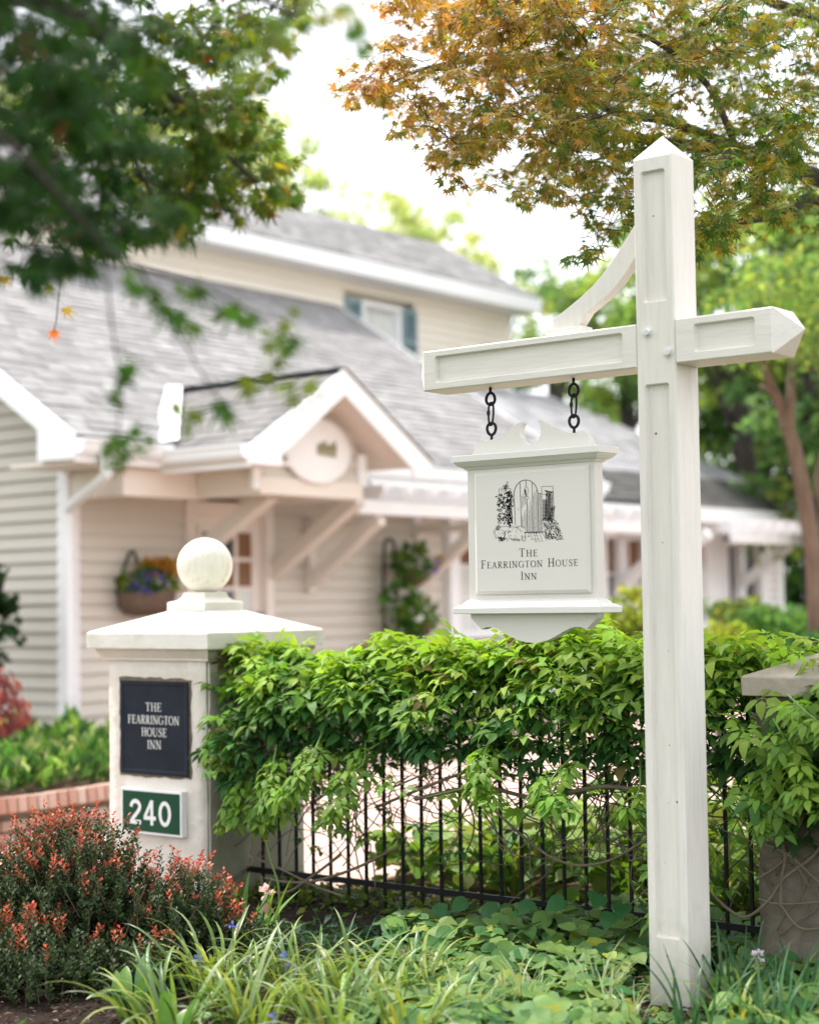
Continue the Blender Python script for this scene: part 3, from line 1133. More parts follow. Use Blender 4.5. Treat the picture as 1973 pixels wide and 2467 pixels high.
def window(y0, y1, z0, z1, nx, nz, fill, xw=XW):
    f = MB()
    w = 0.07
    for a, b_, c, d_ in ((y0 - w, y0, z0 - w, z1 + w), (y1, y1 + w, z0 - w, z1 + w), (y0, y1, z1, z1 + w), (y0, y1, z0 - w, z0)):
        f.box(xw - 0.12, xw + 0.03, a, b_, c, d_)
    wn = f.build('window', M['housetrim'], house)
    for i in range(nx):
        for j in range(nz):
            p = MB()
            a, b_ = y0 + (y1 - y0) * i / nx, y0 + (y1 - y0) * (i + 1) / nx
            c, d_ = z0 + (z1 - z0) * j / nz, z0 + (z1 - z0) * (j + 1) / nz
            p.box(xw - 0.09, xw - 0.085, a + 0.012, b_ - 0.012, c + 0.012, d_ - 0.012)
            p.build('pane', fill(i, j), wn)
    s = MB()
    for i in range(nx + 1):
        y = y0 + (y1 - y0) * i / nx
        s.box(xw - 0.088, xw - 0.05, y - 0.014, y + 0.014, z0, z1)
    for j in range(nz + 1):
        z = z0 + (z1 - z0) * j / nz
        s.box(xw - 0.0878, xw - 0.052, y0, y1, z - 0.014, z + 0.014)
    s.build('glazing_bars', M['housetrim'], wn)
    return wn


fills = lambda i, j: (M['wood'] if j == 2 else random.choice([M['glass'], M['curtain'], M['curtain']]))
for k, (a, b_, c, d_) in enumerate(WINS):
    if k < 4: window(a, b_, c, d_, 3, 3, fills)
    else: window(a, b_, c, d_, 1, 1, lambda i, j: M['glass'])
quick('wall_post', M['housetrim'], house, (XW - 0.04, XW + 0.04, 14.84, 14.96, 0.15, 2.5))
quick('wall_post', M['housetrim'], house, (XW - 0.04, XW + 0.10, 15.40, 15.58, 0.15, 2.5))
quick('corner_board', M['housetrim'], house, (XW - 0.05, XW + 0.02, 23.1, 23.28, 0.15, 2.4))
quick('corner_board', M['housetrim'], house, (XW - 0.05, XW + 0.02, 23.56, 23.74, 0.15, 2.4))
quick('corner_panel', M['siding'], house, (XW - 0.06, XW - 0.0, 23.282, 23.558, 0.15, 2.4))

# ---- pergola along the facade
PG = [(12.75, 15.6), (16.0, 19.0), (20.4, 22.8)]
for k, (a, b_) in enumerate(PG):
    z = 2.17 - 0.07 * k
    quick('pergola_beam', M['housetrim'], house, (-10.98, -10.88, a, b_, z, z + 0.14), bevel=0.006)
    nb = int((b_ - a) / 0.38)
    for i in range(nb + 1):
        y = a + 0.06 + (b_ - a - 0.12) * i / nb
        r = MB()
        r.prism([(XW, z + 0.143), (-10.66, z + 0.143), (-10.60, z + 0.20), (-10.60, z + 0.27), (XW, z + 0.27)], 1, y - 0.025, y + 0.025)
        r.build('rafter', M['housetrim'], house)
    for i in range(4):
        x = -11.55 + i * 0.26
        r = MB()
        r.box(x, x + 0.045, a, b_, z + 0.272, z + 0.32)
        r.build('pergola_slat', M['housetrim'], house)
for y, m in ((13.12, M['beamtan']), (14.90, M['beamtan']), (16.2, M['beamtan']), (19.1, M['housetrim']), (19.75, M['housetrim']), (22.35, M['housetrim'])):
    r = MB()
    r.box(XW, XW + 0.08, y - 0.05, y + 0.05, 1.42, 2.16)
    r.bar((XW + 0.08, y, 1.52), (-10.93, y, 2.15), 0.12, 0.12, up=Vector((0, 1, 0)))
    r.box(XW + 0.0801, -10.9, y - 0.045, y + 0.045, 2.06, 2.139)
    r.build('bracket', m, house)

# ---- far wing roof
ZF = 2.50
YF0, YF1 = 17.5, 23.95
RT = (-14.4, 4.35)
f_ = MB()
rg0, rg1 = Vector((RT[0], YF0, RT[1])), Vector((RT[0], YF1 - 2.6, RT[1]))
e0, e1 = Vector((-11.2, YF0, ZF)), Vector((-11.2, YF1, ZF))
k0, k1 = Vector((-17.6, YF0, ZF)), Vector((-17.6, YF1, ZF))
f_.add([e0, e1, rg1, rg0, k0, k1], [(0, 1, 2, 3), (1, 5, 2), (5, 4, 3, 2), (0, 3, 4), (0, 4, 5, 1)])
fr = f_.build('far_roof', M['shingle_base'], house)
up_ = (rg0 - e0).normalized()
shingles(fr, e0 + Vector((0, 0, 0.006)), (0, 1, 0), up_, YF1 - YF0, (rg0 - e0).length, mask=lambda s, t: s < (YF1 - YF0) - 2.6 * t / (rg0 - e0).length - 0.05, tone=lambda t: (0.09, 0.09, 0.088) if t < 0.95 else (0.33, 0.33, 0.35))  # shaded lower roof painted as dark courses, sunlit upper ones lightened
g2 = MB()
g2.box(-11.22, -11.12, 18.9, YF1, ZF - 0.2, ZF - 0.001)
g2.build('far_fascia', M['housetrim'], house)
quick('far_soffit', M['housetrim'], house, (-11.9, -11.23, 17.6, YF1 - 0.02, ZF - 0.19, ZF - 0.16))
# low side roof beyond the corner
s2 = MB()
s2.add([(-10.9, 22.9, 2.30), (-10.9, 25.2, 2.30), (-12.6, 25.2, 2.62), (-12.6, 22.9, 2.62)], [(0, 1, 2, 3)])
s2.build('side_porch_roof', M['shingle_base'], house)
quick('side_porch_fascia', M['housetrim'], house, (-10.93, -10.88, 22.9, 25.2, 2.14, 2.295))

# ---- two-storey block
XU = -15.3
b2 = MB()
b2.prism([(-18.3, 0.0), (XU - 0.14, 0.0), (XU - 0.14, 5.82), (-16.8, 6.72), (-18.3, 5.82)], 1, 12.42, 21.5)
wall2 = b2.build('upper_wall', M['cream'], house)
W2 = (18.08, 18.80, 4.55, 5.42)
siding(wall2, M['cream'], 'x', XU - 0.03, 12.45, 21.42, 3.6, 5.72, holes=[(17.66, 19.2, W2[2] - 0.1, W2[3] + 0.12)])
quick('corner_board', M['cream'], house, (XU - 0.1, XU + 0.012, 21.42, 21.53, 2.0, 5.75))
window(W2[0], W2[1], W2[2], W2[3], 2, 2, lambda i, j: M['curtain'], xw=XU)


def shutter(y0, y1, z0, z1):
    s = MB()
    s.box(XU - 0.02, XU + 0.0, y0, y1, z0, z1)
    sh = s.build('shutter', M['shutter'], house)
    t = MB()
    t.box(XU + 0.001, XU + 0.04, y0, y0 + 0.05, z0, z1)
    t.box(XU + 0.001, XU + 0.04, y1 - 0.05, y1, z0, z1)
    for z in (z0, (z0 + z1) / 2 - 0.03, z1 - 0.07): t.box(XU + 0.001, XU + 0.038, y0 + 0.05, y1 - 0.05, z, z + 0.07)
    t.build('stile', M['shutter'], sh)
    for k in range(18):
        z = z0 + 0.08 + k * (z1 - z0 - 0.16) / 18
        l = MB()
        l.bar((XU + 0.018, y0 + 0.05, z + 0.015), (XU + 0.018, y1 - 0.05, z + 0.015), 0.026, 0.008, up=Vector((-0.6, 0, 0.8)))
        l.build('louvre', M['shutter'], sh)


shutter(17.66, 18.0, W2[2] - 0.03, W2[3] + 0.06)
shutter(18.88, 19.22, W2[2] - 0.03, W2[3] + 0.06)
TU = (7.06 - 5.95) / 1.9
au = math.atan(TU)
ur = slab_roof('upper_roof', [(-14.9, 5.95), (-16.8, 7.06), (-18.7, 5.95), (-18.7, 5.85), (-16.8, 6.96), (-14.9, 5.85)], 1, 12.1, 21.78)
shingles(ur, (-14.9, 12.1, 5.954), (0, 1, 0), (-math.cos(au), 0, math.sin(au)), 9.68, 1.9 / math.cos(au), tone=(0.27, 0.262, 0.268))
quick('upper_fascia', M['housetrim'], house, (-14.93, -14.86, 12.1, 21.78, 5.72, 5.93))
quick('upper_soffit', M['housetrim'], house, (XU - 0.02, -14.94, 12.1, 21.74, 5.72, 5.75))
quick('frieze_board', M['cream'], house, (XU - 0.02, XU + 0.015, 12.45, 21.5, 5.58, 5.719))
r = MB()
r.prism([(-14.86, 5.94), (-16.8, 7.075), (-16.8, 6.88), (-14.86, 5.74)], 1, 21.784, 21.81)
r.build('rake_board', M['housetrim'], house)

# ================================================================== garden things near the house
QL = [quadleaf(0.6), quadleaf(0.8), quadleaf(0.45)]


def blob_leaves(L_, c, rad, n, size, cols, up=0.5):
    c = Vector(c)
    for _ in range(n):
        d_ = rv().normalized()
        p = c + Vector((d_.x * rad[0], d_.y * rad[1], d_.z * rad[2])) * random.uniform(0.45, 1.0) ** 0.5
        nn = (d_ + Vector((0, 0, up)) + rv(0.5)).normalized()
        dd = (d_ + rv(0.7)).normalized()
        L_.add(p, dd, nn, size * random.uniform(0.6, 1.3), jit(random.choice(cols), 0.25))


bas = root('wall_basket', (-11.85, 10.72, 1.2), 'coir wall basket of blue and yellow flowers beside the entrance door', 'flower basket')
mb = MB()
prof = [(0.10, 1.20), (0.19, 1.22), (0.25, 1.28), (0.27, 1.42), (0.25, 1.42), (0.1, 1.40)]
mb.lathe(prof, (-11.70, 10.72), 16)
mb.build('basket', M['coir'], bas, smooth=True)
mb = MB()
mb.tube(curve([(-11.86, 10.5, 1.42), (-11.86, 10.62, 1.7), (-11.86, 10.70, 1.80), (-11.86, 10.76, 1.70), (-11.86, 10.9, 1.42)], 5), 0.012, 5)
mb.build('hanger', M['iron'], bas)
Lf = Leaves(QL)
blob_leaves(Lf, (-11.68, 10.72, 1.50), (0.22, 0.30, 0.13), 420, 0.07, [(0.05, 0.14, 0.03), (0.12, 0.22, 0.04), (0.22, 0.26, 0.05)])
for _ in range(30):
    Lf.add((-11.7 + random.gauss(0, 0.08), 10.86 + random.gauss(0, 0.1), 1.55), (random.gauss(0, .3), random.gauss(0.2, .4), 1), (1, 0, 0.2), 0.22, jit((0.42, 0.26, 0.05), 0.3))
Lf.build('foliage', M['far'], bas)
Lf = Leaves(QL)
blob_leaves(Lf, (-11.55, 10.60, 1.50), (0.14, 0.20, 0.10), 80, 0.05, [(0.10, 0.10, 0.55), (0.16, 0.14, 0.62)])
Lf.build('blossoms', M['petal'], bas)

tre = root('plant_trellis', (-11.7, 14.35, 0.0), 'dark iron arched trellis hung with trailing green baskets against tan siding', 'trellis')
mb = MB()
mb.tube(curve([(-11.72, 14.12, 0.1), (-11.72, 14.12, 1.7), (-11.72, 14.22, 1.98), (-11.72, 14.33, 1.7), (-11.72, 14.33, 0.1)], 6), 0.016, 5)
for z in (0.5, 0.9, 1.3, 1.7):
    mb.tube([(-11.72, 14.12, z), (-11.72, 14.33, z)], 0.012, 5)
    mb.tube(curve([(-11.72, 14.22, z), (-11.6, 14.45, z + 0.08), (-11.55, 14.6, z)], 4), 0.01, 5)
mb.build('frame', M['iron'], tre)
Lf = Leaves(QL)
for z, y, n_ in ((1.72, 14.45, 260), (1.15, 14.55, 260), (0.62, 14.6, 200), (1.3, 14.25, 150), (0.9, 14.3, 130)):
    blob_leaves(Lf, (-11.6, y, z), (0.16, 0.26, 0.20), n_, 0.09, [(0.04, 0.13, 0.03), (0.08, 0.20, 0.04), (0.16, 0.26, 0.05)])
Lf.build('foliage', M['far'], tre)
Lf = Leaves(QL)
blob_leaves(Lf, (-11.5, 14.66, 1.68), (0.06, 0.08, 0.06), 22, 0.07, [(0.18, 0.16, 0.6)])
blob_leaves(Lf, (-11.5, 14.82, 1.72), (0.05, 0.05, 0.06), 14, 0.07, [(0.6, 0.4, 0.05)])
Lf.build('blossoms', M['petal'], tre)
for k, (z, y) in enumerate(((1.5, 14.5), (0.95, 14.58), (0.45, 14.62))):
    mb = MB()
    mb.lathe([(0.06, z - 0.02), (0.13, z + 0.04), (0.16, z + 0.14), (0.12, z + 0.14)], (-11.6, y), 12)
    mb.build('planter', M['coir'], tre, smooth=True)

# ================================================================== the sign post
def rrect(x0, x1, z0, z1, r_, k=4):
    pts = []
    for cx, cz, a in ((x1 - r_, z0 + r_, -90), (x1 - r_, z1 - r_, 0), (x0 + r_, z1 - r_, 90), (x0 + r_, z0 + r_, 180)):
        for i in range(k + 1):
            t = R(a + 90 * i / k)
            pts.append((cx + r_ * math.cos(t), cz + r_ * math.sin(t)))
    return pts


def panel_block(name, m, parent, x0, x1, y0, y1, z0, z1, recs, depth=0.015, ch=0.004, rad=0.009, apex=None, apex_side=None):
    """beam with routed panels in its front (-Y) face, eased front edges and a pointed end"""
    org = origin(parent)
    bm = bmesh.new()
    V = lambda x, y, z: bm.verts.new((x - org.x, y - org.y, z - org.z))
    fo = [V(x0 + ch, y0, z0 + ch), V(x1 - ch, y0, z0 + ch), V(x1 - ch, y0, z1 - ch), V(x0 + ch, y0, z1 - ch)]
    edges = [bm.edges.new((fo[i], fo[(i + 1) % 4])) for i in range(4)]
    loops = []
    for rx0, rx1, rz0, rz1 in recs:
        lp = [V(x, y0, z) for x, z in rrect(rx0, rx1, rz0, rz1, rad)]
        edges += [bm.edges.new((lp[i], lp[(i + 1) % len(lp)])) for i in range(len(lp))]
        loops.append((lp, (rx0, rx1, rz0, rz1)))
    bmesh.ops.triangle_fill(bm, edges=edges, use_beauty=True)
    for lp, (rx0, rx1, rz0, rz1) in loops:
        s = depth * 0.35
        inner = [V(x, y0 + depth, z) for x, z in rrect(rx0 + s, rx1 - s, rz0 + s, rz1 - s, rad)]
        for i in range(len(lp)):
            j = (i + 1) % len(lp)
            bm.faces.new((lp[i], lp[j], inner[j], inner[i]))
        bm.faces.new(inner)
    ri = [V(x0, y0 + ch, z0), V(x1, y0 + ch, z0), V(x1, y0 + ch, z1), V(x0, y0 + ch, z1)]
    bk_ = [V(x0, y1, z0), V(x1, y1, z0), V(x1, y1, z1), V(x0, y1, z1)]
    side = {0: 'bottom', 1: 'right', 2: 'top', 3: 'left'}
    for i in range(4):
        j = (i + 1) % 4
        bm.faces.new((fo[i], fo[j], ri[j], ri[i]))
        if apex is not None and side[i] == apex_side:
            ap = V(*apex)
            ring = [ri[i], ri[j], bk_[j], bk_[i]]
            for k in range(4): bm.faces.new((ring[k], ring[(k + 1) % 4], ap))
        else:
            bm.faces.new((ri[i], ri[j], bk_[j], bk_[i]))
    bm.faces.new(bk_)
    bmesh.ops.recalc_face_normals(bm, faces=bm.faces)
    me = bpy.data.meshes.new(name)
    bm.to_mesh(me)
    bm.free()
    me.materials.append(m)
    return link(name, me, parent)


PX0, PX1, PY0, PY1 = -2.846, -2.706, 4.704, 4.844
BZ0, BZ1 = 2.029, 2.169
post = root('sign_post', (-2.776, 4.774, 0), 'tall white panelled timber sign post with pointed top and cross arm', 'sign post')
panel_block('post', M['paint'], post, PX0, PX1, PY0, PY1, 0.0, 2.700, [(PX0 + 0.027, PX1 - 0.025, 2.232, 2.655), (PX0 + 0.027, PX1 - 0.025, 0.238, 1.972)], apex=(-2.776, 4.774, 2.778), apex_side='top')
panel_block('cross_arm', M['paint_h'], post, -3.714, PX0 - 0.0018, PY0 + 0.0015, PY1 - 0.002, BZ0, BZ1, [(-3.662, -2.899, 2.053, 2.148)], apex=(-3.775, 4.774, 2.099), apex_side='left')
panel_block('short_arm', M['paint_h'], post, PX1 + 0.0022, -2.370, PY0 - 0.003, PY1 - 0.002, BZ0, BZ1, [(-2.638, -2.428, 2.056, 2.146)], apex=(-2.298, 4.774, 2.101), apex_side='right')
mb = MB()
outer = [(-2.846, 2.535), (-2.895, 2.474), (-2.976, 2.377), (-3.035, 2.325), (-3.094, 2.285), (-3.150, 2.254), (-3.196, 2.231), (-3.199, 2.196)]
inner = [(-3.095, 2.196), (-3.060, 2.238), (-2.995, 2.275), (-2.955, 2.303), (-2.918, 2.340), (-2.880, 2.385), (-2.8465, 2.435)]
mb.prism(outer + inner, 1, 4.752, 4.796)
mb.build('curved_brace', M['paint'], post, bevel=0.002)
quick('brace_foot', M['paint_h'], post, (-3.222, -3.075, 4.742, 4.806, BZ1 + 0.0005, 2.1955), bevel=0.002)
for bx, bz in ((-2.803, 2.137), (-2.729, 2.066)):
    mb = MB()
    for y0, y1, rr, ns in ((PY0 - 0.003, PY0 + 0.001, 0.0165, 20), (PY0 - 0.013, PY0 - 0.003, 0.0115, 6)):
        mb.prism([(bx + rr * math.cos(2 * math.pi * k / ns + 0.3), bz + rr * math.sin(2 * math.pi * k / ns + 0.3)) for k in range(ns)], 1, y0, y1)
    mb.build('bolt', M['zinc'], post, bevel=0.0012)


def eye(cx, cz, up, rtop):
    """closed eye with a shank: ring in the XZ plane; up = +1 shank above, -1 below"""
    pts = []
    for k in range(25):
        a = 2 * math.pi * k / 24
        rr = 0.0185 * (1 + 0.22 * max(0, math.cos(a)) ** 3)
        pts.append((cx + rr * math.sin(a), 4.774, cz + up * rr * math.cos(a)))
    mb = MB()
    mb.tube(pts, 0.0052, 8)
    mb.tube([(cx, 4.774, cz + up * 0.020), (cx, 4.774, rtop)], 0.005, 8)
    return mb


for cx in (-3.474, -3.133):
    eye(cx, 1.9865, 1, BZ0 + 0.004).build('eye_bolt', M['iron'], post, smooth=True)

# nail holes and knots in the paint of the post are small dents
dents = MB()
for x, z, rr in ((-2.783, 2.51, 0.0030), (-2.79, 1.815, 0.0045), (-2.775, 1.47, 0.0022), (-2.76, 1.13, 0.0018), (-2.765, 0.835, 0.0022), (-2.742, 0.66, 0.0038), (-2.772, 0.655, 0.0016), (-2.78, 0.185, 0.004), (-2.79, 0.47, 0.0014)):
    y = PY0 + (0.0148 if not (z < 0.238) else -0.0003)
    dents.add([(x + rr * math.cos(k) * (1 + 0.3 * math.sin(3 * k)), y, z + rr * math.sin(k)) for k in [i * math.pi / 4 for i in range(8)]], [tuple(range(8))])
dents.build('nail_marks', M['mortar'], post)

# ================================================================== the hanging sign
SX0, SX1, SY0, SY1 = -3.560, -3.042, 4.750, 4.798
SCX = (SX0 + SX1) / 2


def rect_loft(mb, prof, x0, x1, y0, y1):
    vs, fs = [], []
    for o_, z in prof:
        vs += [(x0 - o_, y0 - o_, z), (x1 + o_, y0 - o_, z), (x1 + o_, y1 + o_, z), (x0 - o_, y1 + o_, z)]
    for i in range(len(prof) - 1):
        for k in range(4):
            k2 = (k + 1) % 4
            fs.append((4 * i + k, 4 * i + k2, 4 * i + 4 + k2, 4 * i + 4 + k))
    fs.append((3, 2, 1, 0))
    t = 4 * (len(prof) - 1)
    fs.append((t, t + 1, t + 2, t + 3))
    mb.add(vs, fs)


sign = root('hanging_sign', (SCX, 4.774, 1.155), 'off-white hanging inn sign with black gate drawing under the cross arm', 'sign')
quick('body', M['signpaint'], sign, (SX0, SX1, SY0, SY1, 1.252, 1.752))
mb = MB()
rect_loft(mb, [(0.001, 1.744), (0.006, 1.746), (0.010, 1.752), (0.022, 1.757), (0.032, 1.767), (0.034, 1.771), (0.040, 1.772), (0.040, 1.792), (0.038, 1.794), (0.0, 1.796)], SX0, SX1, SY0, SY1)
mb.build('cornice', M['trimmold'], sign)
mb = MB()
rect_loft(mb, [(0.0, 1.2495), (0.038, 1.2505), (0.040, 1.252), (0.040, 1.270), (0.034, 1.272), (0.030, 1.277), (0.018, 1.281), (0.012, 1.290), (0.008, 1.291), (0.007, 1.296), (0.001, 1.297)], SX0, SX1, SY0, SY1)
mb.build('lower_molding', M['trimmold'], sign)
half = [(0.246, 1.7965), (0.238, 1.812), (0.228, 1.832), (0.217, 1.848), (0.211, 1.8505), (0.203, 1.849), (0.185, 1.8445), (0.165, 1.845), (0.142, 1.851), (0.115, 1.862), (0.085, 1.877), (0.062, 1.889), (0.048, 1.8948), (0.040, 1.8970), (0.034, 1.8965)]
arc = [(0.0435 * math.sin(R(a)), 1.8625 - 0.0435 * math.cos(R(a))) for a in range(135, -1, -9)]
prof = half + [p for p in arc]
poly = [(SCX + u, z) for u, z in prof] + [(SCX - u, z) for u, z in reversed(prof[:-1])]
mb = MB()
mb.prism(poly, 1, 4.7605, 4.7875)
mb.build('crest', M['signpaint'], sign)
ap_ = [(0.2575, 1.2495), (0.2560, 1.235), (0.2130, 1.1965), (0.195, 1.2035), (0.170, 1.2050), (0.148, 1.200), (0.120, 1.188), (0.085, 1.170), (0.055, 1.159), (0.025, 1.1535), (0.0, 1.152)]
poly = [(SCX + u, z) for u, z in ap_] + [(SCX - u, z) for u, z in reversed(ap_[:-1])]
mb = MB()
mb.prism(poly, 1, 4.7545, 4.7935)
mb.build('apron', M['signpaint'], sign)
# raised panel
mb = MB()
x0, x1, z0, z1, e = -3.526, -3.060, 1.316, 1.734, 0.011
yf, yb = 4.7365, SY0 - 0.0004
vs = [(x0, yb, z0), (x1, yb, z0), (x1, yb, z1), (x0, yb, z1), (x0, yf + 0.006, z0), (x1, yf + 0.006, z0), (x1, yf + 0.006, z1), (x0, yf + 0.006, z1), (x0 + e, yf, z0 + e), (x1 - e, yf, z0 + e), (x1 - e, yf, z1 - e), (x0 + e, yf, z1 - e)]
fs = [(3, 2, 1, 0), (8, 9, 10, 11)] + [f for k in range(4) for f in ((k, (k + 1) % 4, (k + 1) % 4 + 4, k + 4), (k + 4, (k + 1) % 4 + 4, (k + 1) % 4 + 8, k + 8))]
mb.add(vs, fs)
panel = mb.build('panel', M['signpaint'], sign)
for cx in (-3.472, -3.134):
    eye(cx, 1.8865, -1, 1.838).build('eye_bolt', M['iron'], sign, smooth=True)
for cx, tilt, lab in ((-3.4735, 0.55, 'black snap link above the sign, farther from the post'), (-3.1335, 0.75, 'black snap link above the sign, nearer the post')):
    lk = root('snap_link', (cx, 4.774, 1.9365), lab, 'snap link', 'links holding the hanging sign')
    mb = MB()
    pts = []
    for k in range(29):
        a = 2 * math.pi * k / 28
        w = 0.0085 * (1 + 0.15 * math.cos(a))
        xx = w * (1 if math.sin(a) > 0 else -1) * abs(math.sin(a)) ** 0.7
        zz = 0.0395 * math.cos(a)
        pts.append((cx + xx * math.cos(tilt) + 0.05 * zz, 4.774 + xx * math.sin(tilt), 1.9365 + zz))
    mb.tube(pts, 0.0036, 8)
    mb.build('loop', M['iron'], lk, smooth=True)
    mb = MB()
    q = Vector((cx - 0.0085 * math.cos(tilt), 4.774 - 0.0085 * math.sin(tilt), 1.9365))
    mb.tube([q + Vector((0, 0, -0.004)), q + Vector((0, 0, 0.010))], 0.0062, 6)
    mb.build('screw_sleeve', M['iron'], lk)

# ---- lettering -----------------------------------------------------------------
def ell(cx, cy, rx, ry, a0, a1, n=14):
    return [(cx + rx * math.cos(R(a0 + (a1 - a0) * k / n)), cy + ry * math.sin(R(a0 + (a1 - a0) * k / n))) for k in range(n + 1)]


def glyph(ch, T, S):
    """strokes of a roman capital 1 unit high: (points, width or widths); T thick, S thin"""
    g_ = []
    ser = lambda x, y, w=0.15: g_.append(([(x - w, y), (x + w, y)], S))
    up = 1 - S / 2
    lo = S / 2

    def stem(x, t=T, b0=0.0, b1=1.0, s0=True, s1=True):
        g_.append(([(x, b0), (x, b1)], t))
        if s0: ser(x, b0 + S / 2)
        if s1: ser(x, b1 - S / 2)
    if ch == 'I': stem(0.17); return g_, 0.34
    if ch == 'T':
        stem(0.36, s1=False)
        g_.append(([(0.02, up), (0.70, up)], S))
        g_.append(([(0.035, up), (0.02, 0.82)], S))
        g_.append(([(0.685, up), (0.70, 0.82)], S))
        return g_, 0.72
    if ch == 'H':
        stem(0.16)
        stem(0.66)
        g_.append(([(0.16, 0.53), (0.66, 0.53)], S))
        return g_, 0.82
    if ch in 'EF':
        stem(0.16, s1=False, s0=(ch == 'F'))
        g_.append(([(0.02, up), (0.58, up)], S))
        g_.append(([(0.575, up), (0.59, 0.82)], S))
        g_.append(([(0.16, 0.53), (0.46, 0.53)], S))
        g_.append(([(0.46, 0.44), (0.46, 0.62)], S))
        if ch == 'E':
            g_.append(([(0.02, lo), (0.60, lo)], S))
            g_.append(([(0.595, lo), (0.625, 0.20)], S))
        return g_, 0.64
    if ch == 'A':
        g_.append(([(0.10, 0), (0.40, 1.0)], S))
        g_.append(([(0.39, 1.0), (0.70, 0)], T))
        g_.append(([(0.20, 0.33), (0.60, 0.33)], S))
        ser(0.11, lo, 0.11)
        ser(0.69, lo, 0.14)
        return g_, 0.80
    if ch == 'R':
        stem(0.16, s1=False)
        g_.append(([(0.02, up), (0.34, up)], S))
        a = ell(0.32, 0.745, 0.23, 0.24, 90, -90, 12)
        g_.append((a, [S + (T - S) * math.cos(R(90 - 15 * k)) for k in range(13)]))
        g_.append(([(0.16, 0.505), (0.33, 0.505)], S))
        g_.append(([(0.30, 0.51), (0.66, 0.0)], T))
        ser(0.70, lo, 0.08)
        return g_, 0.76
    if ch == 'N':
        stem(0.15, S * 1.25)
        g_.append(([(0.10, 0.99), (0.72, 0.0)], T))
        stem(0.71, S * 1.25, s0=False)
        return g_, 0.86
    if ch == 'O':
        a = ell(0.43, 0.5, 0.37, 0.485, 0, 360, 32)
        g_.append((a, [S + (T * 1.05 - S) * abs(math.cos(R(360 * k / 32))) ** 1.5 for k in range(33)]))
        return g_, 0.86
    if ch == 'G':
        a = ell(0.46, 0.5, 0.40, 0.485, 48, 318, 26)
        g_.append((a, [S + (T * 1.05 - S) * max(0, -math.cos(R(48 + 270 * k / 26))) ** 1.2 for k in range(27)]))
        g_.append(([(0.745, 0.06), (0.745, 0.44)], T))
        ser(0.745, 0.44, 0.13)
        g_.append(([(0.735, 0.72), (0.745, 0.93)], S))
        return g_, 0.88
    if ch == 'U':
        a = [(0.16, 1.0), (0.16, 0.62)] + ell(0.42, 0.30, 0.26, 0.28, 180, 360, 14) + [(0.68, 0.62), (0.68, 1.0)]
        nn = len(a)
        g_.append((a, [T - (T - S) * min(1, max(0, (k - 3) / (nn - 8))) for k in range(nn)]))
        ser(0.16, up)
        ser(0.68, up, 0.12)
        return g_, 0.84
    if ch == 'S':
        a = [(0.53, 0.80), (0.47, 0.93), (0.33, 0.98), (0.18, 0.93), (0.11, 0.80), (0.15, 0.66), (0.30, 0.55), (0.46, 0.44), (0.54, 0.31), (0.51, 0.14), (0.38, 0.03), (0.23, 0.02), (0.11, 0.09), (0.06, 0.23)]
        w = [S, S, S, S * 1.3, T * .7, T, T, T, T, T * .8, S * 1.3, S, S, S]
        g_.append((a, w))
        g_.append(([(0.535, 0.76), (0.545, 0.97)], S))
        g_.append(([(0.06, 0.04), (0.055, 0.26)], S))
        return g_, 0.62
    if ch == ' ': return [], 0.42
    # digits, bold sans
    if ch == '0': return [(ell(0.33, 0.5, 0.235, 0.42, 0, 360, 32), T)], 0.66
    if ch == '2':
        return [([(0.10, 0.68)] + ell(0.325, 0.70, 0.215, 0.215, 165, -20, 14) + [(0.46, 0.52), (0.34, 0.38), (0.19, 0.22), (0.115, 0.08)], T), ([(0.03, 0.085), (0.60, 0.085)], T)], 0.63
    if ch == '4': return [([(0.42, 0.0), (0.42, 1.0)], T), ([(0.41, 0.97), (0.07, 0.31)], T * 0.9), ([(0.02, 0.285), (0.62, 0.285)], T * 0.95)], 0.64
    return [], 0.4


_off = [0]


def ribbon(mb, pts, w, P, step=0.00004):
    """flat stroke; P maps (u, v, lift) to the place"""
    _off[0] = (_off[0] + 1) % 12
    lift = _off[0] * step
    if not hasattr(w, '__len__'): w = [w] * len(pts)
    vs, fs = [], []
    n_ = len(pts)
    closed = n_ > 3 and abs(pts[0][0] - pts[-1][0]) + abs(pts[0][1] - pts[-1][1]) < 1e-6
    for i, (x, y) in enumerate(pts):
        if closed and i in (0, n_ - 1): a, b_ = pts[-2], pts[1]
        else: a, b_ = pts[max(i - 1, 0)], pts[min(i + 1, n_ - 1)]
        dx, dy = b_[0] - a[0], b_[1] - a[1]
        l_ = math.hypot(dx, dy) or 1
        nx, ny = -dy / l_ * w[i] / 2, dx / l_ * w[i] / 2
        vs += [P(x + nx, y + ny, lift), P(x - nx, y - ny, lift)]
    for i in range(n_ - 1):
        fs.append((2 * i, 2 * i + 1, 2 * i + 3, 2 * i + 2))
    mb.add(vs, fs)


def text(mb, words, x0, x1, zb, capH, y, T=0.115, S=0.045, small=0.8, track=0.12, pick=None):
    """words: string; first letter of each word full size, the rest small capitals"""
    seq, first = [], True
    for ch in words:
        if ch == ' ':
            seq.append((ch, 1.0))
            first = True
            continue
        seq.append((ch, 1.0 if first or small == 1 else small))
        first = False
    tot = sum(glyph(c, T, S)[1] * s + track for c, s in seq) - track
    sx = (x1 - x0) / (tot * capH)
    cur = 0.0
    for c, s in seq:
        st, w = glyph(c, T / (s ** 0.5), S / (s ** 0.5))
        for pts, ww in st:
            sc = [capH * s * k for k in ww] if hasattr(ww, '__len__') else capH * s * ww
            p2 = [((cur + u * s) * capH * sx, v * s * capH) for u, v in pts]
            ribbon(mb, p2, sc, lambda u, v, l_: (x0 + u, y - l_, zb + v))
        cur += w * s + track
    return mb


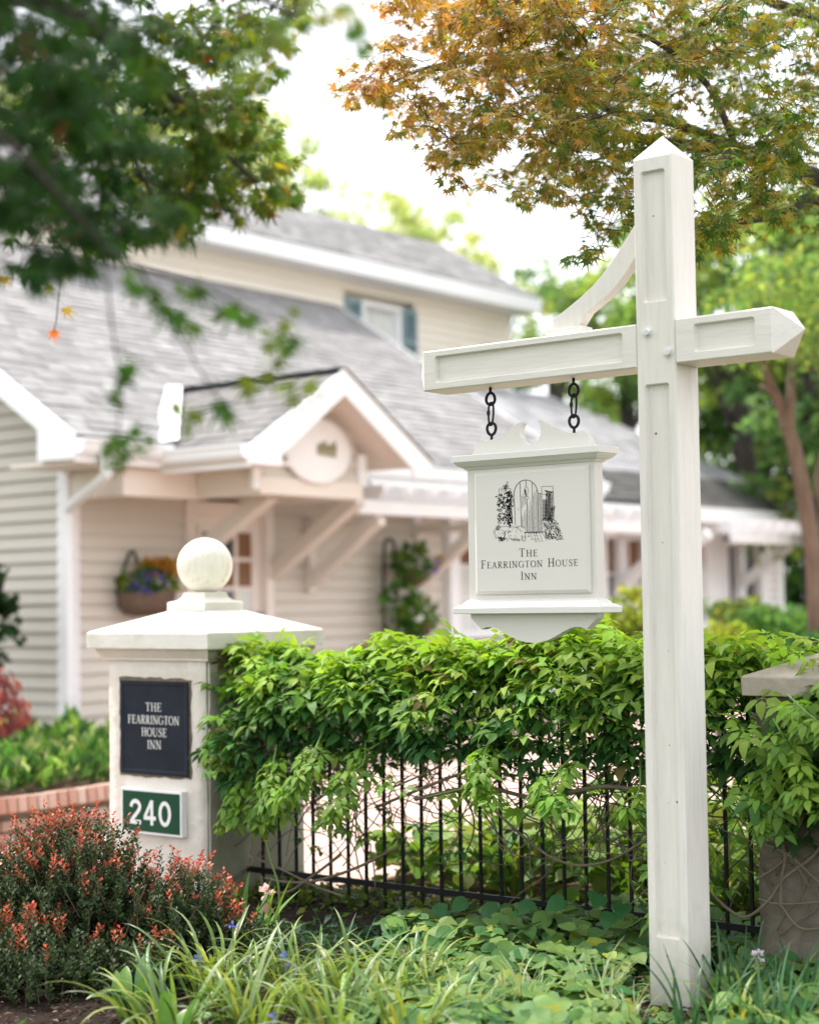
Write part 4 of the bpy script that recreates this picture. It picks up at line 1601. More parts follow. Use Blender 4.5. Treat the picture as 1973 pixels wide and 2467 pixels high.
mb = MB()
yt = yf - 0.0006
text(mb, 'THE', -3.339, -3.263, 1.4405, 0.0275, yt, 0.125, 0.05)
text(mb, 'FEARRINGTON HOUSE', -3.497, -3.104, 1.4045, 0.0275, yt, 0.11, 0.046)
text(mb, 'INN', -3.333, -3.268, 1.3635, 0.0265, yt, 0.125, 0.05)
mb.build('lettering', M['ink'], panel)

# ---- the gate drawing
EMX = lambda xe, ye: (-3.445 + 0.000215 * (xe - 222), 1.698 - 0.000178 * (ye - 124) - 0.0000067 * (xe - 873))
em = MB()
er = random.Random(3)


def eP(u, v, l_):
    x, z = EMX(u, v)
    return (x, yt - l_, z)


def es(pts, w=7): ribbon(em, pts, w, eP)


def eleaf(x, y, l_, w, a):
    c, s = math.cos(a), math.sin(a)
    pts = [(0, 0), (0.35, -0.5), (0.75, -0.38), (1, 0), (0.75, 0.38), (0.35, 0.5)]
    o_ = er.uniform(0, 0.0004)
    em.add([eP(x + u * l_ * c - v * w * s, y + u * l_ * s + v * w * c, o_) for u, v in pts], [tuple(range(6))])


archp = [(640, 400)] + [(866 - 226 * math.cos(R(a)), 400 - 274 * math.sin(R(a))) for a in range(10, 171, 8)] + [(1092, 385)]
es(archp, 11)
es([(640, 400), (650, 700), (655, 970)], 8)
es([(1092, 385), (1095, 800), (1096, 1110)], 9)
es([(758, 178), (765, 600), (775, 1020)], 8)
es([(872, 130), (872, 245)], 8)
es([(884, 490), (886, 1110)], 9)
es([(988, 168), (990, 600), (992, 1110)], 7)
for x, y0, y1, w in ((785, 430, 660, 3), (800, 410, 640, 4), (822, 370, 620, 3), (845, 480, 590, 4), (858, 510, 600, 3), (785, 820, 1000, 4), (805, 790, 1030, 3), (830, 730, 1060, 4), (850, 700, 1090, 4), (868, 780, 1100, 3), (910, 600, 1100, 3), (925, 700, 1108, 4), (945, 540, 1108, 4), (960, 490, 1108, 3), (975, 620, 1100, 3), (1008, 420, 1108, 4), (1026, 360, 1108, 4), (1045, 350, 1108, 3), (1062, 310, 1108, 4), (1078, 420, 1108, 3), (1118, 395, 1100, 5), (1136, 395, 1100, 4), (1152, 400, 1095, 5), (1170, 405, 1090, 4), (715, 660, 700, 5)):
    es([(x, y0), (x + 2, (y0 + y1) / 2), (x + 1, y1)], w)
es([(820, 1112), (1200, 1106)], 10)
es([(1092, 388), (1168, 388)], 9)
es([(1168, 405), (1380, 402)], 6)
es([(1166, 395), (1166, 262), (1376, 256), (1380, 400), (1384, 880)], 8)
es([(585, 404), (640, 402)], 8)
es([(352, 420), (350, 288), (578, 284), (582, 420)], 9)
es([(582, 400), (588, 700), (600, 950)], 12)
es([(612, 470), (612, 560)], 7)
es([(625, 480), (628, 620)], 5)
es([(605, 480), (628, 482)], 9)
es([(606, 618), (630, 620)], 8)
# lamp
es([(872, 245), (845, 290), (836, 330), (850, 380), (868, 405), (890, 400), (905, 370), (915, 320), (900, 270), (872, 245)], 6)
for k in range(10): eleaf(846 + er.uniform(-4, 10), 300 + 10 * k, 34, 16, er.uniform(0.4, 1.1))
es([(872, 405), (874, 440)], 18)
es([(842, 445), (920, 445), (916, 485), (850, 487), (842, 445)], 7)
es([(830, 470), (842, 450)], 5)
# left pillar: dark gaps between pale leaves
for k in range(230):
    y = er.uniform(320, 940)
    x = er.uniform(352 - 30 * (y > 420), 588)
    if x < 440 and er.random() < 0.4: continue
    eleaf(x, y, er.uniform(22, 60), er.uniform(9, 26), er.uniform(0, 6.3))
for k in range(90):
    x, y = er.uniform(510, 585), er.uniform(330, 930)
    eleaf(x, y, er.uniform(30, 70), er.uniform(10, 22), er.uniform(1.2, 1.9))
for k in range(46):
    y = er.uniform(430, 900)
    a = er.uniform(0, 6.3)
    x = 335 + er.uniform(-14, 20)
    es([(x, y), (x + 18 * math.cos(a), y + 18 * math.sin(a)), (x + 30 * math.cos(a + .8), y + 30 * math.sin(a + .8))], 4)
for k in range(16):
    a = er.uniform(3.3, 6.0)
    es([(470, 285), (470 + 45 * math.cos(a), 285 + 50 * math.sin(a)), (470 + 80 * math.cos(a + .1), 270 + 70 * math.sin(a - .1))], 4)
es(ell(518, 165, 20, 20, 0, 360, 14), 5)
es([(505, 190), (480, 280)], 6)


def burst(cx, cy, r0, r1, a0, a1, n_, w):
    """row of pointed leaves round a centre, drawn in outline"""
    pts = []
    for k in range(n_ + 1):
        a = a0 + (a1 - a0) * k / n_
        pts.append((cx + r0 * math.cos(a), cy + r0 * math.sin(a) * 0.72))
        a2 = a + (a1 - a0) / n_ / 2
        if k < n_:
            rr = r1 * er.uniform(0.9, 1.08)
            pts.append((cx + rr * 0.93 * math.cos(a2 - 0.05), cy + rr * 0.93 * math.sin(a2 - 0.05) * 0.72))
            pts.append((cx + rr * math.cos(a2), cy + rr * math.sin(a2) * 0.72))
    es(pts, w)


burst(445, 1130, 170, 225, 2.4, 4.1, 6, 5)
burst(600, 1150, 170, 225, -0.3, -1.9, 6, 5)
burst(740, 1045, 60, 90, -0.2, -2.8, 5, 5)
burst(450, 1090, 120, 150, 4.0, 5.4, 5, 5)
burst(620, 1230, 30, 60, 0.2, 2.9, 4, 6)
burst(390, 1220, 30, 80, 0.0, 3.1, 5, 7)
burst(700, 1240, 25, 50, 0.0, 3.1, 4, 6)
for k in range(55):
    a = er.uniform(0, 6.3)
    rr = er.uniform(20, 200)
    x, y = 480 + rr * math.cos(a) * 1.1, 1120 + rr * math.sin(a) * 0.5
    es([(x, y), (x + 20 * math.cos(a), y + 14 * math.sin(a))], er.uniform(3, 8))
es([(452, 1100), (448, 1190), (430, 1240)], 14)
for k in range(26): eleaf(er.uniform(340, 460), er.uniform(1190, 1275), er.uniform(18, 50), er.uniform(8, 20), er.uniform(0, 6.3))
for k in range(22): eleaf(er.uniform(470, 740), er.uniform(1210, 1275), er.uniform(14, 34), er.uniform(6, 14), er.uniform(0.8, 2.4))
for k in range(9): eleaf(er.uniform(270, 330), er.uniform(960, 1060), er.uniform(30, 55), 14, er.uniform(-0.6, 0.8))
for k in range(12): eleaf(er.uniform(500, 560), er.uniform(880, 980), er.uniform(30, 60), 20, er.uniform(1.0, 2.0))
# right: climbing stems of crescent leaves and a dense bush
for sx, dx, y0, y1 in ((1225, -10, 520, 900), (1290, -40, 380, 900), (1330, -20, 440, 900), (1372, -55, 650, 900)):
    y = y0
    while y < y1:
        t = (y - y0) / (y1 - y0)
        x = sx + dx * t
        for sg in (-1, 1):
            pts = [(x, y), (x + sg * 16, y - 15), (x + sg * 33, y - 6), (x + sg * 36, y + 14)]
            es(pts, [6, 12, 12, 4])
        y += 27
    es([(sx, y0), (sx + dx, y1)], 6)
for x, y, a in ((1215, 340, 0.1), (1262, 330, 1.2), (1285, 345, 0.5), (1310, 350, 0.9), (1330, 360, 0.2), (1250, 390, 1.5), (1345, 395, 2.6)): eleaf(x, y, 55, 26, a)
for k in range(420):
    t = er.random() ** 0.8
    y = 850 + 400 * t
    x = er.uniform(1185 + 40 * t, 1385 + 175 * t ** 0.8)
    eleaf(x, y, er.uniform(14, 34), er.uniform(6, 13), er.uniform(0, 6.3))
# paving
for x, s, l_ in ((845, 0, 140), (905, 8, 90), (945, 25, 130), (1000, 40, 170), (1045, 55, 160), (1100, 70, 170), (1150, 85, 120)):
    es([(x, 1115), (x + s * 0.5, 1115 + l_ * 0.5), (x + s, 1115 + l_)], 5)
for x, y, w in ((780, 1275, 65), (790, 1200, 50), (950, 1245, 70), (1030, 1240, 70), (1020, 1285, 60), (1100, 1280, 55), (1030, 1170, 40), (880, 1190, 50)): es([(x, y), (x + w, y + 2)], 5)
for x in (770, 790, 840): es([(x, 1170), (x + 2, 1275)], 6)
for k in range(20):
    x = 830 + k * 18
    es([(x, 1112), (x + er.uniform(-6, 6), 1112 + er.uniform(10, 30))], er.uniform(6, 12))
em.build('gate_drawing', M['ink'], panel)

# ================================================================== gate pillars
PXa, PXb, PYa, PYb = -5.990, -5.346, 5.250, 5.860
pil = root('gate_pillar', ((PXa + PXb) / 2, (PYa + PYb) / 2, 0), 'cream stucco gate pillar with ball finial, dark plaque and number 240', 'gate pillar')


def rough_block(name, m, parent, x0, x1, y0, y1, z0, z1, nz, amp, n=8):
    org = origin(parent)
    bm = bmesh.new()
    bmesh.ops.create_cube(bm, size=1)
    bmesh.ops.bevel(bm, geom=[e for e in bm.edges if abs(e.verts[0].co.z - e.verts[1].co.z) > 0.5], offset=0.016, segments=2, affect='EDGES')
    for k in range(1, nz):
        geom = bm.verts[:] + bm.edges[:] + bm.faces[:]
        bmesh.ops.bisect_plane(bm, geom=geom, plane_co=(0, 0, -0.5 + k / nz), plane_no=(0, 0, 1))
    for k in range(1, n):
        for ax in ((1, 0, 0), (0, 1, 0)):
            geom = bm.verts[:] + bm.edges[:] + bm.faces[:]
            bmesh.ops.bisect_plane(bm, geom=geom, plane_co=Vector(ax) * (-0.5 + k / n), plane_no=ax)
    for v in bm.verts:
        p = Vector((x0 + (v.co.x + 0.5) * (x1 - x0), y0 + (v.co.y + 0.5) * (y1 - y0), z0 + (v.co.z + 0.5) * (z1 - z0)))
        v.co = p + rv(amp) - org
    me = bpy.data.meshes.new(name)
    bm.to_mesh(me)
    bm.free()
    me.materials.append(m)
    me.polygons.foreach_set('use_smooth', [True] * len(me.polygons))
    return link(name, me, parent)


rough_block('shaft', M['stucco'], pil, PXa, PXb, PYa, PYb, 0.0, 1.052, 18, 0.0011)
mb = MB()
rect_loft(mb, [(0.0, 1.048), (0.014, 1.052), (0.014, 1.064), (0.020, 1.066), (0.036, 1.088), (0.040, 1.101)], PXa, PXb, PYa, PYb)
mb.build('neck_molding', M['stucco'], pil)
cxp, cyp = -5.672, 5.555
mb = MB()
o0 = 0.068
vs = []
x0, x1, y0, y1 = PXa - o0, PXb + o0, PYa - o0, PYb + o0
e = 0.008
rect_loft(mb, [(0.0 + o0 - 0.004, 1.1015), (o0, 1.106), (o0, 1.172), (o0 - 0.006, 1.178), (-0.195, 1.268)], PXa, PXb, PYa, PYb)
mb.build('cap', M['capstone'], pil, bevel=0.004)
mb = MB()
hw = 0.122
rect_loft(mb, [(hw - 0.004, 1.2665), (hw, 1.268), (hw, 1.304), (hw - 0.006, 1.309), (hw - 0.03, 1.314), (hw - 0.046, 1.328), (hw - 0.052, 1.346), (hw - 0.055, 1.352)], cxp, cxp, cyp, cyp)
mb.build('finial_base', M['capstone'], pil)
mb = MB()
pr2 = [(0.127 * math.sin(R(a)), 1.474 - 0.127 * math.cos(R(a))) for a in range(4, 177, 5)]
mb.lathe(pr2, (cxp, cyp), 40)
mb.build('ball_finial', M['ball'], pil, smooth=True)
# dark plaque set in rough mortar
mb = MB()
rr_ = random.Random(5)
out = []
for (xa, za), (xb, zb_) in (((-5.905, 0.533), (-5.450, 0.541)), ((-5.450, 0.541), (-5.448, 0.972)), ((-5.448, 0.972), (-5.907, 0.975)), ((-5.907, 0.975), (-5.905, 0.533))):
    for k in range(14):
        t = k / 14
        out.append((xa + (xb - xa) * t + rr_.uniform(-0.005, 0.005), za + (zb_ - za) * t + rr_.uniform(-0.005, 0.005)))
mb.prism(out, 1, PYa - 0.0045, PYa + 0.004)
mb.build('mortar_bed', M['mortar'], pil)
mb = MB()
x0, x1, z0, z1 = -5.893, -5.460, 0.548, 0.960
rx = [(0, -0.006), (0.0, -0.012), (0.014, -0.0125), (0.022, -0.009)]
vs, fs = [], []
for ins, dy in rx:
    vs += [(x0 + ins, PYa + dy, z0 + ins), (x1 - ins, PYa + dy, z0 + ins), (x1 - ins, PYa + dy, z1 - ins), (x0 + ins, PYa + dy, z1 - ins)]
for i in range(len(rx) - 1):
    for k in range(4): fs.append((4 * i + k, 4 * i + (k + 1) % 4, 4 * i + 4 + (k + 1) % 4, 4 * i + 4 + k))
fs.append((12, 13, 14, 15))
mb.add(vs, fs)
plq = mb.build('name_plaque', M['slate'], pil, label='dark slate name plaque with pale lettering')
mb = MB()
yt2 = PYa - 0.0096
for w_, xa, xb, zb in (('THE', -5.730, -5.629, 0.827), ('FEARRINGTON', -5.845, -5.516, 0.7705), ('HOUSE', -5.757, -5.596, 0.7165), ('INN', -5.720, -5.630, 0.6615)):
    text(mb, w_, xa, xb, zb, 0.0375, yt2, T=0.165, S=0.07, small=1, track=0.08)
mb.build('lettering', M['engrave'], plq)
# number plate
x0, x1, z0, z1 = -5.866, -5.478, 0.289, 0.486
mb = MB()
mb.box(x0, x1, PYa - 0.034, PYa - 0.0005, z0, z1)
npl = mb.build('number_plate', M['whitevinyl'], pil, bevel=0.003, label='green number plate reading 240 in a white frame')
mb = MB()
mb.box(x0 + 0.011, x1 - 0.011, PYa - 0.0352, PYa - 0.0341, z0 + 0.011, z1 - 0.011)
mb.build('green_face', M['green'], npl)
mb = MB()
text(mb, '240', -5.812, -5.540, 0.330, 0.110, PYa - 0.0357, T=0.165, S=0.1, small=1, track=0.09)
mb.build('digits', M['whitevinyl'], npl)

QXa, QXb, QYa, QYb = -2.752, -2.232, 5.260, 5.780
pil2 = root('stone_gate_pillar', ((QXa + QXb) / 2, (QYa + QYb) / 2, 0), 'weathered grey stone pillar overgrown with vine behind the sign post', 'gate pillar')
rough_block('shaft', M['oldstone'], pil2, QXa, QXb, QYa, QYb, 0.0, 0.962, 16, 0.002)
mb = MB()
rect_loft(mb, [(0.0, 0.9625), (0.03, 0.964), (0.032, 1.026), (0.028, 1.031), (-0.22, 1.125), (-0.25, 1.134)], QXa, QXb, QYa, QYb)
mb.build('cap', M['capgrey'], pil2, bevel=0.006)

# ================================================================== iron fence
FY = 5.50
fence = root('iron_fence', (-4.05, FY, 0), 'black iron picket fence half hidden under the vine', 'fence')
me = bpy.data.meshes.new('picket')
pm = MB()
s = 0.0056
pm.box(-s, s, -s, s, 0.02, 0.97)
pm.add([(-s, -s, 0.97), (s, -s, 0.97), (s, s, 0.97), (-s, s, 0.97), (0, 0, 1.01)], [(0, 1, 4), (1, 2, 4), (2, 3, 4), (3, 0, 4)])
me.from_pydata(pm.v, [], pm.f)
me.materials.append(M['iron'])
x = -4.381 - 9 * 0.0985
while x < QXa - 0.03:
    if x > PXb + 0.03:
        o = link('picket', me, fence)
        o.location = Vector((x, FY, 0)) - fence.location
        o.rotation_euler = (0, 0, random.uniform(-0.1, 0.1))
    x += 0.0985
for z in (0.135, 0.46, 0.90):
    mb = MB()
    hh = 0.012 if z < 0.4 else 0.01
    mb.box(PXb - 0.03, QXa + 0.03, FY - hh - 0.009, FY - 0.0085, z - hh, z + hh)
    if z != 0.46: mb.build('rail', M['iron'], fence)

# ================================================================== the vine on the fence
PAL = [palmate(k) for k in range(7)] + [palmate(20 + k, 4) for k in range(2)]
vine = root('climbing_vine', (-4.0, 5.42, 0), 'bright green five-leaved vine mounded over the iron fence', 'vine')
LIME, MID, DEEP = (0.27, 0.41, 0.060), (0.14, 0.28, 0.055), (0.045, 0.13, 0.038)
VL = Leaves(PAL)


def n1(x, s=0.0):
    return math.sin(x * 3.1 + s) * 0.5 + math.sin(x * 7.3 + 1.7 + s * 2) * 0.3 + math.sin(x * 13.7 + 0.6 + s) * 0.2


def mound(x, t):
    """section of the mound at x: t from 0 (front foot) over the top (0.62) to 1 (back foot)"""
    top = 1.09 + 0.06 * n1(x, 0.4) + (0.02 if x > -3.6 else 0)
    foot = 0.66 + 0.06 * n1(x, 2.0)
    if x < -4.75: foot -= 0.16 * min(1, (-4.75 - x) / 0.4)
    if x > -2.6: foot -= 0.12
    lump = math.sin(x * 9.0 + 5.0 * t) * math.sin(t * 13.0 + 2.2 * math.sin(x * 4.0))
    yf_ = 5.13 + 0.06 * n1(x, 4.0) - 0.09 * lump
    yb_ = 5.78
    if t < 0.5:
        a = t / 0.5 * math.pi / 2
        y = yf_ + (5.42 - yf_) * (1 - math.cos(a)) * (1.0)
        z = foot + (top - foot) * math.sin(a) ** 0.8
        # undercut at the foot
        y += 0.14 * (1 - min(1, t / 0.18)) ** 1.5
        nn = Vector((0, -math.cos(a), math.sin(a) + 0.15))
    else:
        a = (t - 0.5) / 0.5 * math.pi / 2
        y = 5.42 + (yb_ - 5.42) * math.sin(a)
        z = top - (top - foot) * (1 - math.cos(a))
        nn = Vector((0, math.sin(a), math.cos(a) + 0.1))
    return Vector((x, y, z)), nn.normalized()


XV0, XV1 = -5.42, -2.0


def seen_x(p):
    q = p - CAMPOS
    return 986.5 + FPX * q.dot(CR) / q.dot(CF)

for k in range(5000):
    x = random.uniform(XV0, XV1)
    t = random.uniform(0.0, 0.70) if random.random() < 0.86 else random.uniform(0.7, 1)
    p, nn = mound(x, t)
    inner = random.random()
    off = random.gauss(0.0, 0.028) - (0.10 * random.random() if inner < 0.35 else 0)
    p = p + nn * off + Vector((0, 0, random.gauss(0, 0.015)))
    if PXa < p.x < PXb + 0.02 and PYa < p.y < PYb: continue
    if QXa - 0.02 < p.x < QXb + 0.02 and QYa - 0.02 < p.y < QYb and p.z < 1.06: continue
    if p.x > -2.80 and p.z > 0.99 and p.y < 5.5 and random.random() < 0.75: continue
    if seen_x(p) < 505 + random.uniform(-25, 60) and p.y < 5.9: continue
    if p.z > 1.13 and p.x < -5.15: continue
    # leaves lie like shingles: face outward and up, point down and away
    face = (nn * 0.38 + Vector((0, -0.12, 0.95)) + rv(0.22)).normalized()
    d_ = (nn * 0.45 + Vector((random.gauss(0, 0.8), -0.45, -0.10)) + rv(0.22)).normalized()
    lump = math.sin(x * 9.0 + 5.0 * t) * math.sin(t * 13.0 + 2.2 * math.sin(x * 4.0))
    if lump < -0.2 and t < 0.42 and random.random() < 0.5: continue
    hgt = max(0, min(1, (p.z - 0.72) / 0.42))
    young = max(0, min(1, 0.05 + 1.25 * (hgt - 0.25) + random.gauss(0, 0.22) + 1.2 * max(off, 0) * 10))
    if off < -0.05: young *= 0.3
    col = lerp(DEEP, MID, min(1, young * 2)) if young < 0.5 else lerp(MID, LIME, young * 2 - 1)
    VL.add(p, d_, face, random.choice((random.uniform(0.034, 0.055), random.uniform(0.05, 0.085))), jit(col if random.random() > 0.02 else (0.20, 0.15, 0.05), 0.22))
# sprays that hang free below the mound
SPR = [((-5.22, 5.26, 0.86), (-5.24, 5.20, 0.72), (-5.20, 5.16, 0.62)), ((-5.12, 5.25, 0.75), (-5.08, 5.18, 0.55), (-5.12, 5.14, 0.38)),
       ((-5.0, 5.25, 0.66), (-4.95, 5.16, 0.50), (-4.92, 5.12, 0.40)), ((-4.85, 5.15, 0.72), (-4.78, 5.04, 0.58), (-4.72, 5.02, 0.47)),
       ((-4.6, 5.15, 0.78), (-4.55, 5.0, 0.66), (-4.62, 4.96, 0.55)), ((-4.5, 5.2, 0.70), (-4.42, 5.05, 0.56), (-4.46, 5.02, 0.46)),
       ((-3.75, 5.12, 0.80), (-3.7, 5.0, 0.70), (-3.66, 4.98, 0.60)), ((-3.4, 5.15, 0.75), (-3.42, 5.02, 0.66), (-3.36, 5.0, 0.58)),
       ((-3.02, 5.2, 0.72), (-2.98, 5.08, 0.55), (-3.0, 5.06, 0.40)), ((-3.0, 5.25, 0.5), (-2.97, 5.12, 0.36), (-3.02, 5.10, 0.22)), ((-2.9, 5.2, 0.4), (-2.96, 5.1, 0.30), (-3.0, 5.1, 0.14)),
       ((-2.55, 5.1, 0.98), (-2.42, 5.0, 0.92), (-2.30, 5.0, 0.84)), ((-2.6, 5.1, 0.9), (-2.5, 5.02, 0.80), (-2.44, 5.0, 0.68)), ((-2.4, 5.1, 1.05), (-2.3, 5.02, 1.0), (-2.15, 5.0, 0.93)),
       ((-2.45, 5.15, 0.78), (-2.36, 5.08, 0.70), (-2.25, 5.06, 0.60)), ((-2.65, 5.15, 0.8), (-2.62, 5.1, 0.68), (-2.6, 5.08, 0.55)), ((-2.3, 5.12, 0.9), (-2.2, 5.05, 0.82), (-2.1, 5.0, 0.72))]
tangle = MB()
for k in range(7):
    x = -5.0 + 2.15 * (k + random.random()) / 7
    z = random.uniform(0.66, 0.80)
    SPR.append(((x, 5.22, z), (x + random.gauss(0, 0.06), 5.10, z - 0.10), (x + random.gauss(0, 0.10), 5.08, z - random.uniform(0.12, 0.20))))
for sp in SPR:
    c = curve(sp, 6)
    sg_ = MB()
    sg_.tube(c, [0.004 - 0.0025 * i / len(c) for i in range(len(c))], 5)
    sg_.build('young_stem', M['stemg'], vine, smooth=True)
    for i, p in enumerate(c[2:]):
        for q in range((2 if i < 7 else 3) if SPR.index(sp) < 17 else random.choice((0, 1, 1))):
            a = random.uniform(0, 6.28)
            d_ = Vector((math.cos(a), math.sin(a) * 0.6 - 0.25, -0.35))
            col = lerp(MID, LIME, random.uniform(0, 0.8))
            VL.add(p + d_ * 0.035, d_, Vector((0, -0.25, 1)) + rv(0.25), random.uniform(0.042, 0.062), jit(col, 0.18))
for k in range(150):
    x = random.uniform(-5.2, -2.8)
    p = Vector((x, random.uniform(5.3, 5.75), random.uniform(0.25, 0.75)))
    VL.add(p, Vector((random.gauss(0, 1), random.gauss(0, 0.6), -0.2)), Vector((0, 0, 1)) + rv(0.3), random.uniform(0.035, 0.055), jit(random.choice((MID, DEEP, LIME)), 0.2))
for k in range(120):      # over the face of the stone pillar
    x, z = random.uniform(-2.74, -2.0), random.uniform(0.60, 0.98)
    if random.random() < (0.92 - z) * 1.3: continue
    p = Vector((x, random.uniform(5.06, 5.20), z))
    VL.add(p, Vector((random.gauss(0.2, 0.8), -0.5, -0.35)), Vector((0, -0.35, 1)) + rv(0.25), random.uniform(0.045, 0.08), jit(lerp(MID, random.choice((DEEP, LIME, LIME)), random.random() * 0.8), 0.2))
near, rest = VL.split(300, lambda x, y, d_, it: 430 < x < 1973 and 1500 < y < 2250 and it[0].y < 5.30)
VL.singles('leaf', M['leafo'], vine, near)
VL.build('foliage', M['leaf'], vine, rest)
# stems: tangle inside, a few bare runners
for k in range(420):
    x = random.uniform(-5.3, -2.0)
    p = Vector((x, random.uniform(5.36, 5.62), random.choice((random.uniform(0.30, 0.8), random.uniform(0.5, 0.72)))))
    pts = [p]
    dr_ = Vector((random.choice((-1, 1)) * random.uniform(0.4, 1), random.gauss(0, 0.15), random.uniform(-0.8, 0.9))).normalized()
    for q in range(5):
        dr_ = (dr_ + rv(0.28) + Vector((0, 0, -0.05))).normalized()
        p = p + dr_ * random.uniform(0.05, 0.11)
        p.y = max(5.30, min(5.64, p.y))
        if PXa < p.x < PXb + 0.01: p.x = PXb + 0.012
        if p.x > QXa - 0.01 and QYa < p.y: p.y = QYa - 0.012
        pts.append(p.copy())
    tangle.tube(curve(pts, 3), random.uniform(0.0014, 0.0034), 4)
px = lambda x, y, yy: on(x, y, 1, yy)
for pts, w in (([(1000, 1925), (1080, 1908), (1160, 1895), (1300, 1925), (1390, 1905), (1460, 1895), (1560, 1905)], 0.0085),
               ([(1155, 1850), (1158, 1915), (1210, 1970), (1290, 2040), (1350, 2075), (1410, 2085), (1480, 2068), (1560, 2020)], 0.0055),
               ([(560, 1835), (620, 1885), (600, 1950), (660, 1965), (720, 1955)], 0.0045), ([(640, 2115), (690, 2125), (760, 2122), (860, 2090), (960, 2040)], 0.006),
               ([(600, 2060), (680, 2095), (760, 2135), (830, 2160)], 0.005), ([(630, 2110), (640, 2140), (690, 2150), (740, 2120), (820, 2060)], 0.006), ([(905, 1945), (1040, 1890), (1160, 1845)], 0.006),
               ([(940, 1900), (1050, 1850), (1130, 1790)], 0.004), ([(1560, 1910), (1600, 1960), (1640, 2010)], 0.008),
               ([(1710, 2150), (1760, 2195), (1800, 2208), (1850, 2170), (1890, 2115), (1960, 2060), (2010, 1980)], 0.0055),
               ([(1880, 2180), (1925, 2235), (1990, 2235), (2060, 2230)], 0.0045), ([(1880, 2190), (1882, 2120), (1890, 2060), (1870, 1980)], 0.006), ([(1820, 2120), (1880, 2080), (1930, 2020), (2000, 1950)], 0.004),
               ([(1840, 1960), (1900, 1985), (1990, 1975)], 0.004), ([(1830, 2030), (1900, 2060), (1980, 2130), (2040, 2140)], 0.005), ([(1825, 2165), (1880, 2178), (1990, 2172)], 0.0035), ([(1900, 1950), (1905, 2050), (1950, 2140)], 0.0035)):
    st_ = MB()
    st_.tube(curve([px(a, b_, 5.22 if a > 1700 or b_ < 1990 else 5.30) for a, b_ in pts], 7), w, 6)
    st_.build('stem', M['stem'], vine, smooth=True)
tangle.build('twig_tangle', M['stem'], vine, smooth=True, kind='stuff')

# ================================================================== barberry
bar = root('barberry_bush', (-4.55, 4.02, 0), 'dark green barberry bush with orange-red shoot tips before the pillar', 'bush')
BL = Leaves([kite(0.5), kite(0.62)])
tw = MB()
LOBES = [((-4.82, 3.96, 0.31), (0.30, 0.30, 0.32)), ((-4.66, 3.97, 0.32), (0.29, 0.28, 0.31)), ((-4.40, 4.16, 0.22), (0.28, 0.26, 0.25)), ((-5.1, 3.86, 0.26), (0.32, 0.3, 0.27)), ((-4.30, 4.28, 0.13), (0.22, 0.20, 0.17)), ((-4.58, 3.70, 0.15), (0.30, 0.26, 0.19)), ((-4.82, 3.60, 0.15), (0.28, 0.26, 0.19)), ((-4.36, 3.90, 0.11), (0.27, 0.24, 0.15))]
base_c = Vector((-4.6, 4.08, 0.02))
for ci, (c, rd) in enumerate(LOBES):
    c = Vector(c)
    ns = [620, 620, 480, 360, 240, 400, 360, 280][ci]
    for k in range(ns):
        d_ = rv().normalized()
        if d_.z < -0.45: d_.z *= -0.3
        sh = random.uniform(0.55, 1.0)
        tip = c + Vector((d_.x * rd[0], d_.y * rd[1], d_.z * rd[2])) * sh
        out_ = (d_ * 0.7 + Vector((0, 0, 0.8)) + rv(0.25)).normalized()
        length = random.uniform(0.06, 0.13)
        if random.random() < 0.10 and sh > 0.85 and d_.z > 0.2: length *= 1.5
        root_p = tip - out_ * length
        if random.random() < 0.6: tw.tube([root_p - out_ * 0.05 + rv(0.01), tip], [0.0016, 0.0007], 3)
        topness = max(0, d_.z) * 0.6 + (sh - 0.55) * 0.9
        redshoot = random.random() < (0.03 + 1.3 * max(0, topness - 0.28)) and tip.z > 0.22
        nl = int(length / 0.0055)
        for j in range(nl):
            t = j / nl
            a = j * 2.4
            sd_ = Vector((math.cos(a), math.sin(a), 0.35)).normalized()
            p = root_p + out_ * length * t
            g_ = lerp((0.022, 0.055, 0.020), (0.050, 0.085, 0.022), random.random())
            if redshoot:
                q = max(0, min(1, (t - 0.30) * 1.7))
                g_ = lerp(g_, random.choice(((0.50, 0.065, 0.040), (0.46, 0.10, 0.045), (0.56, 0.13, 0.085))), q)
            BL.add(p, sd_ + out_ * 0.5, out_ + rv(0.35), random.uniform(0.016, 0.027) * (1 - 0.25 * t), jit(g_, 0.25))
for k in range(34):
    a = random.uniform(0, 6.28)
    e_ = base_c + Vector((math.cos(a) * 0.28 - 0.08, math.sin(a) * 0.22 - 0.04, random.uniform(0.2, 0.4)))
    s0 = base_c + Vector((random.gauss(0, 0.05), random.gauss(0, 0.05), -0.02))
    m_ = s0.lerp(e_, 0.45) + rv(0.04)
    tw.tube(curve([s0, m_, e_], 4), [0.007 - 0.005 * i / 8 for i in range(9)], 5)
BL.build('foliage', M['berb'], bar)
tw.build('branches', M['stem'], bar, kind='stuff')

# ================================================================== strap-leaved plants
def blade_mesh(name, L_, W, arch, fold, tip, seed):
    r = random.Random(seed)
    vs, fs = [], []
    n_ = 10
    y, z = 0.0, 0.0
    a = R(r.uniform(78, 88))
    tw_ = 0.0
    for i in range(n_ + 1):
        t = i / n_
        w = W * (0.75 + 0.5 * t if t < 0.35 else 0.925 * (1 - ((t - 0.35) / 0.65) ** 2.2) + 0.015)
        sx = 0.02 * math.sin(t * 3 + seed)
        vs += [(-w / 2 + sx, y, z + fold * w), (sx, y, z), (w / 2 + sx, y, z + fold * w)]
        a -= arch * (0.3 + 1.8 * t) / n_
        y += math.cos(a) / n_ * L_
        z += math.sin(a) / n_ * L_
    for i in range(n_):
        for k in range(2):
            q = 3 * i + k
            fs.append((q, q + 1, q + 4, q + 3))
    return vs, fs


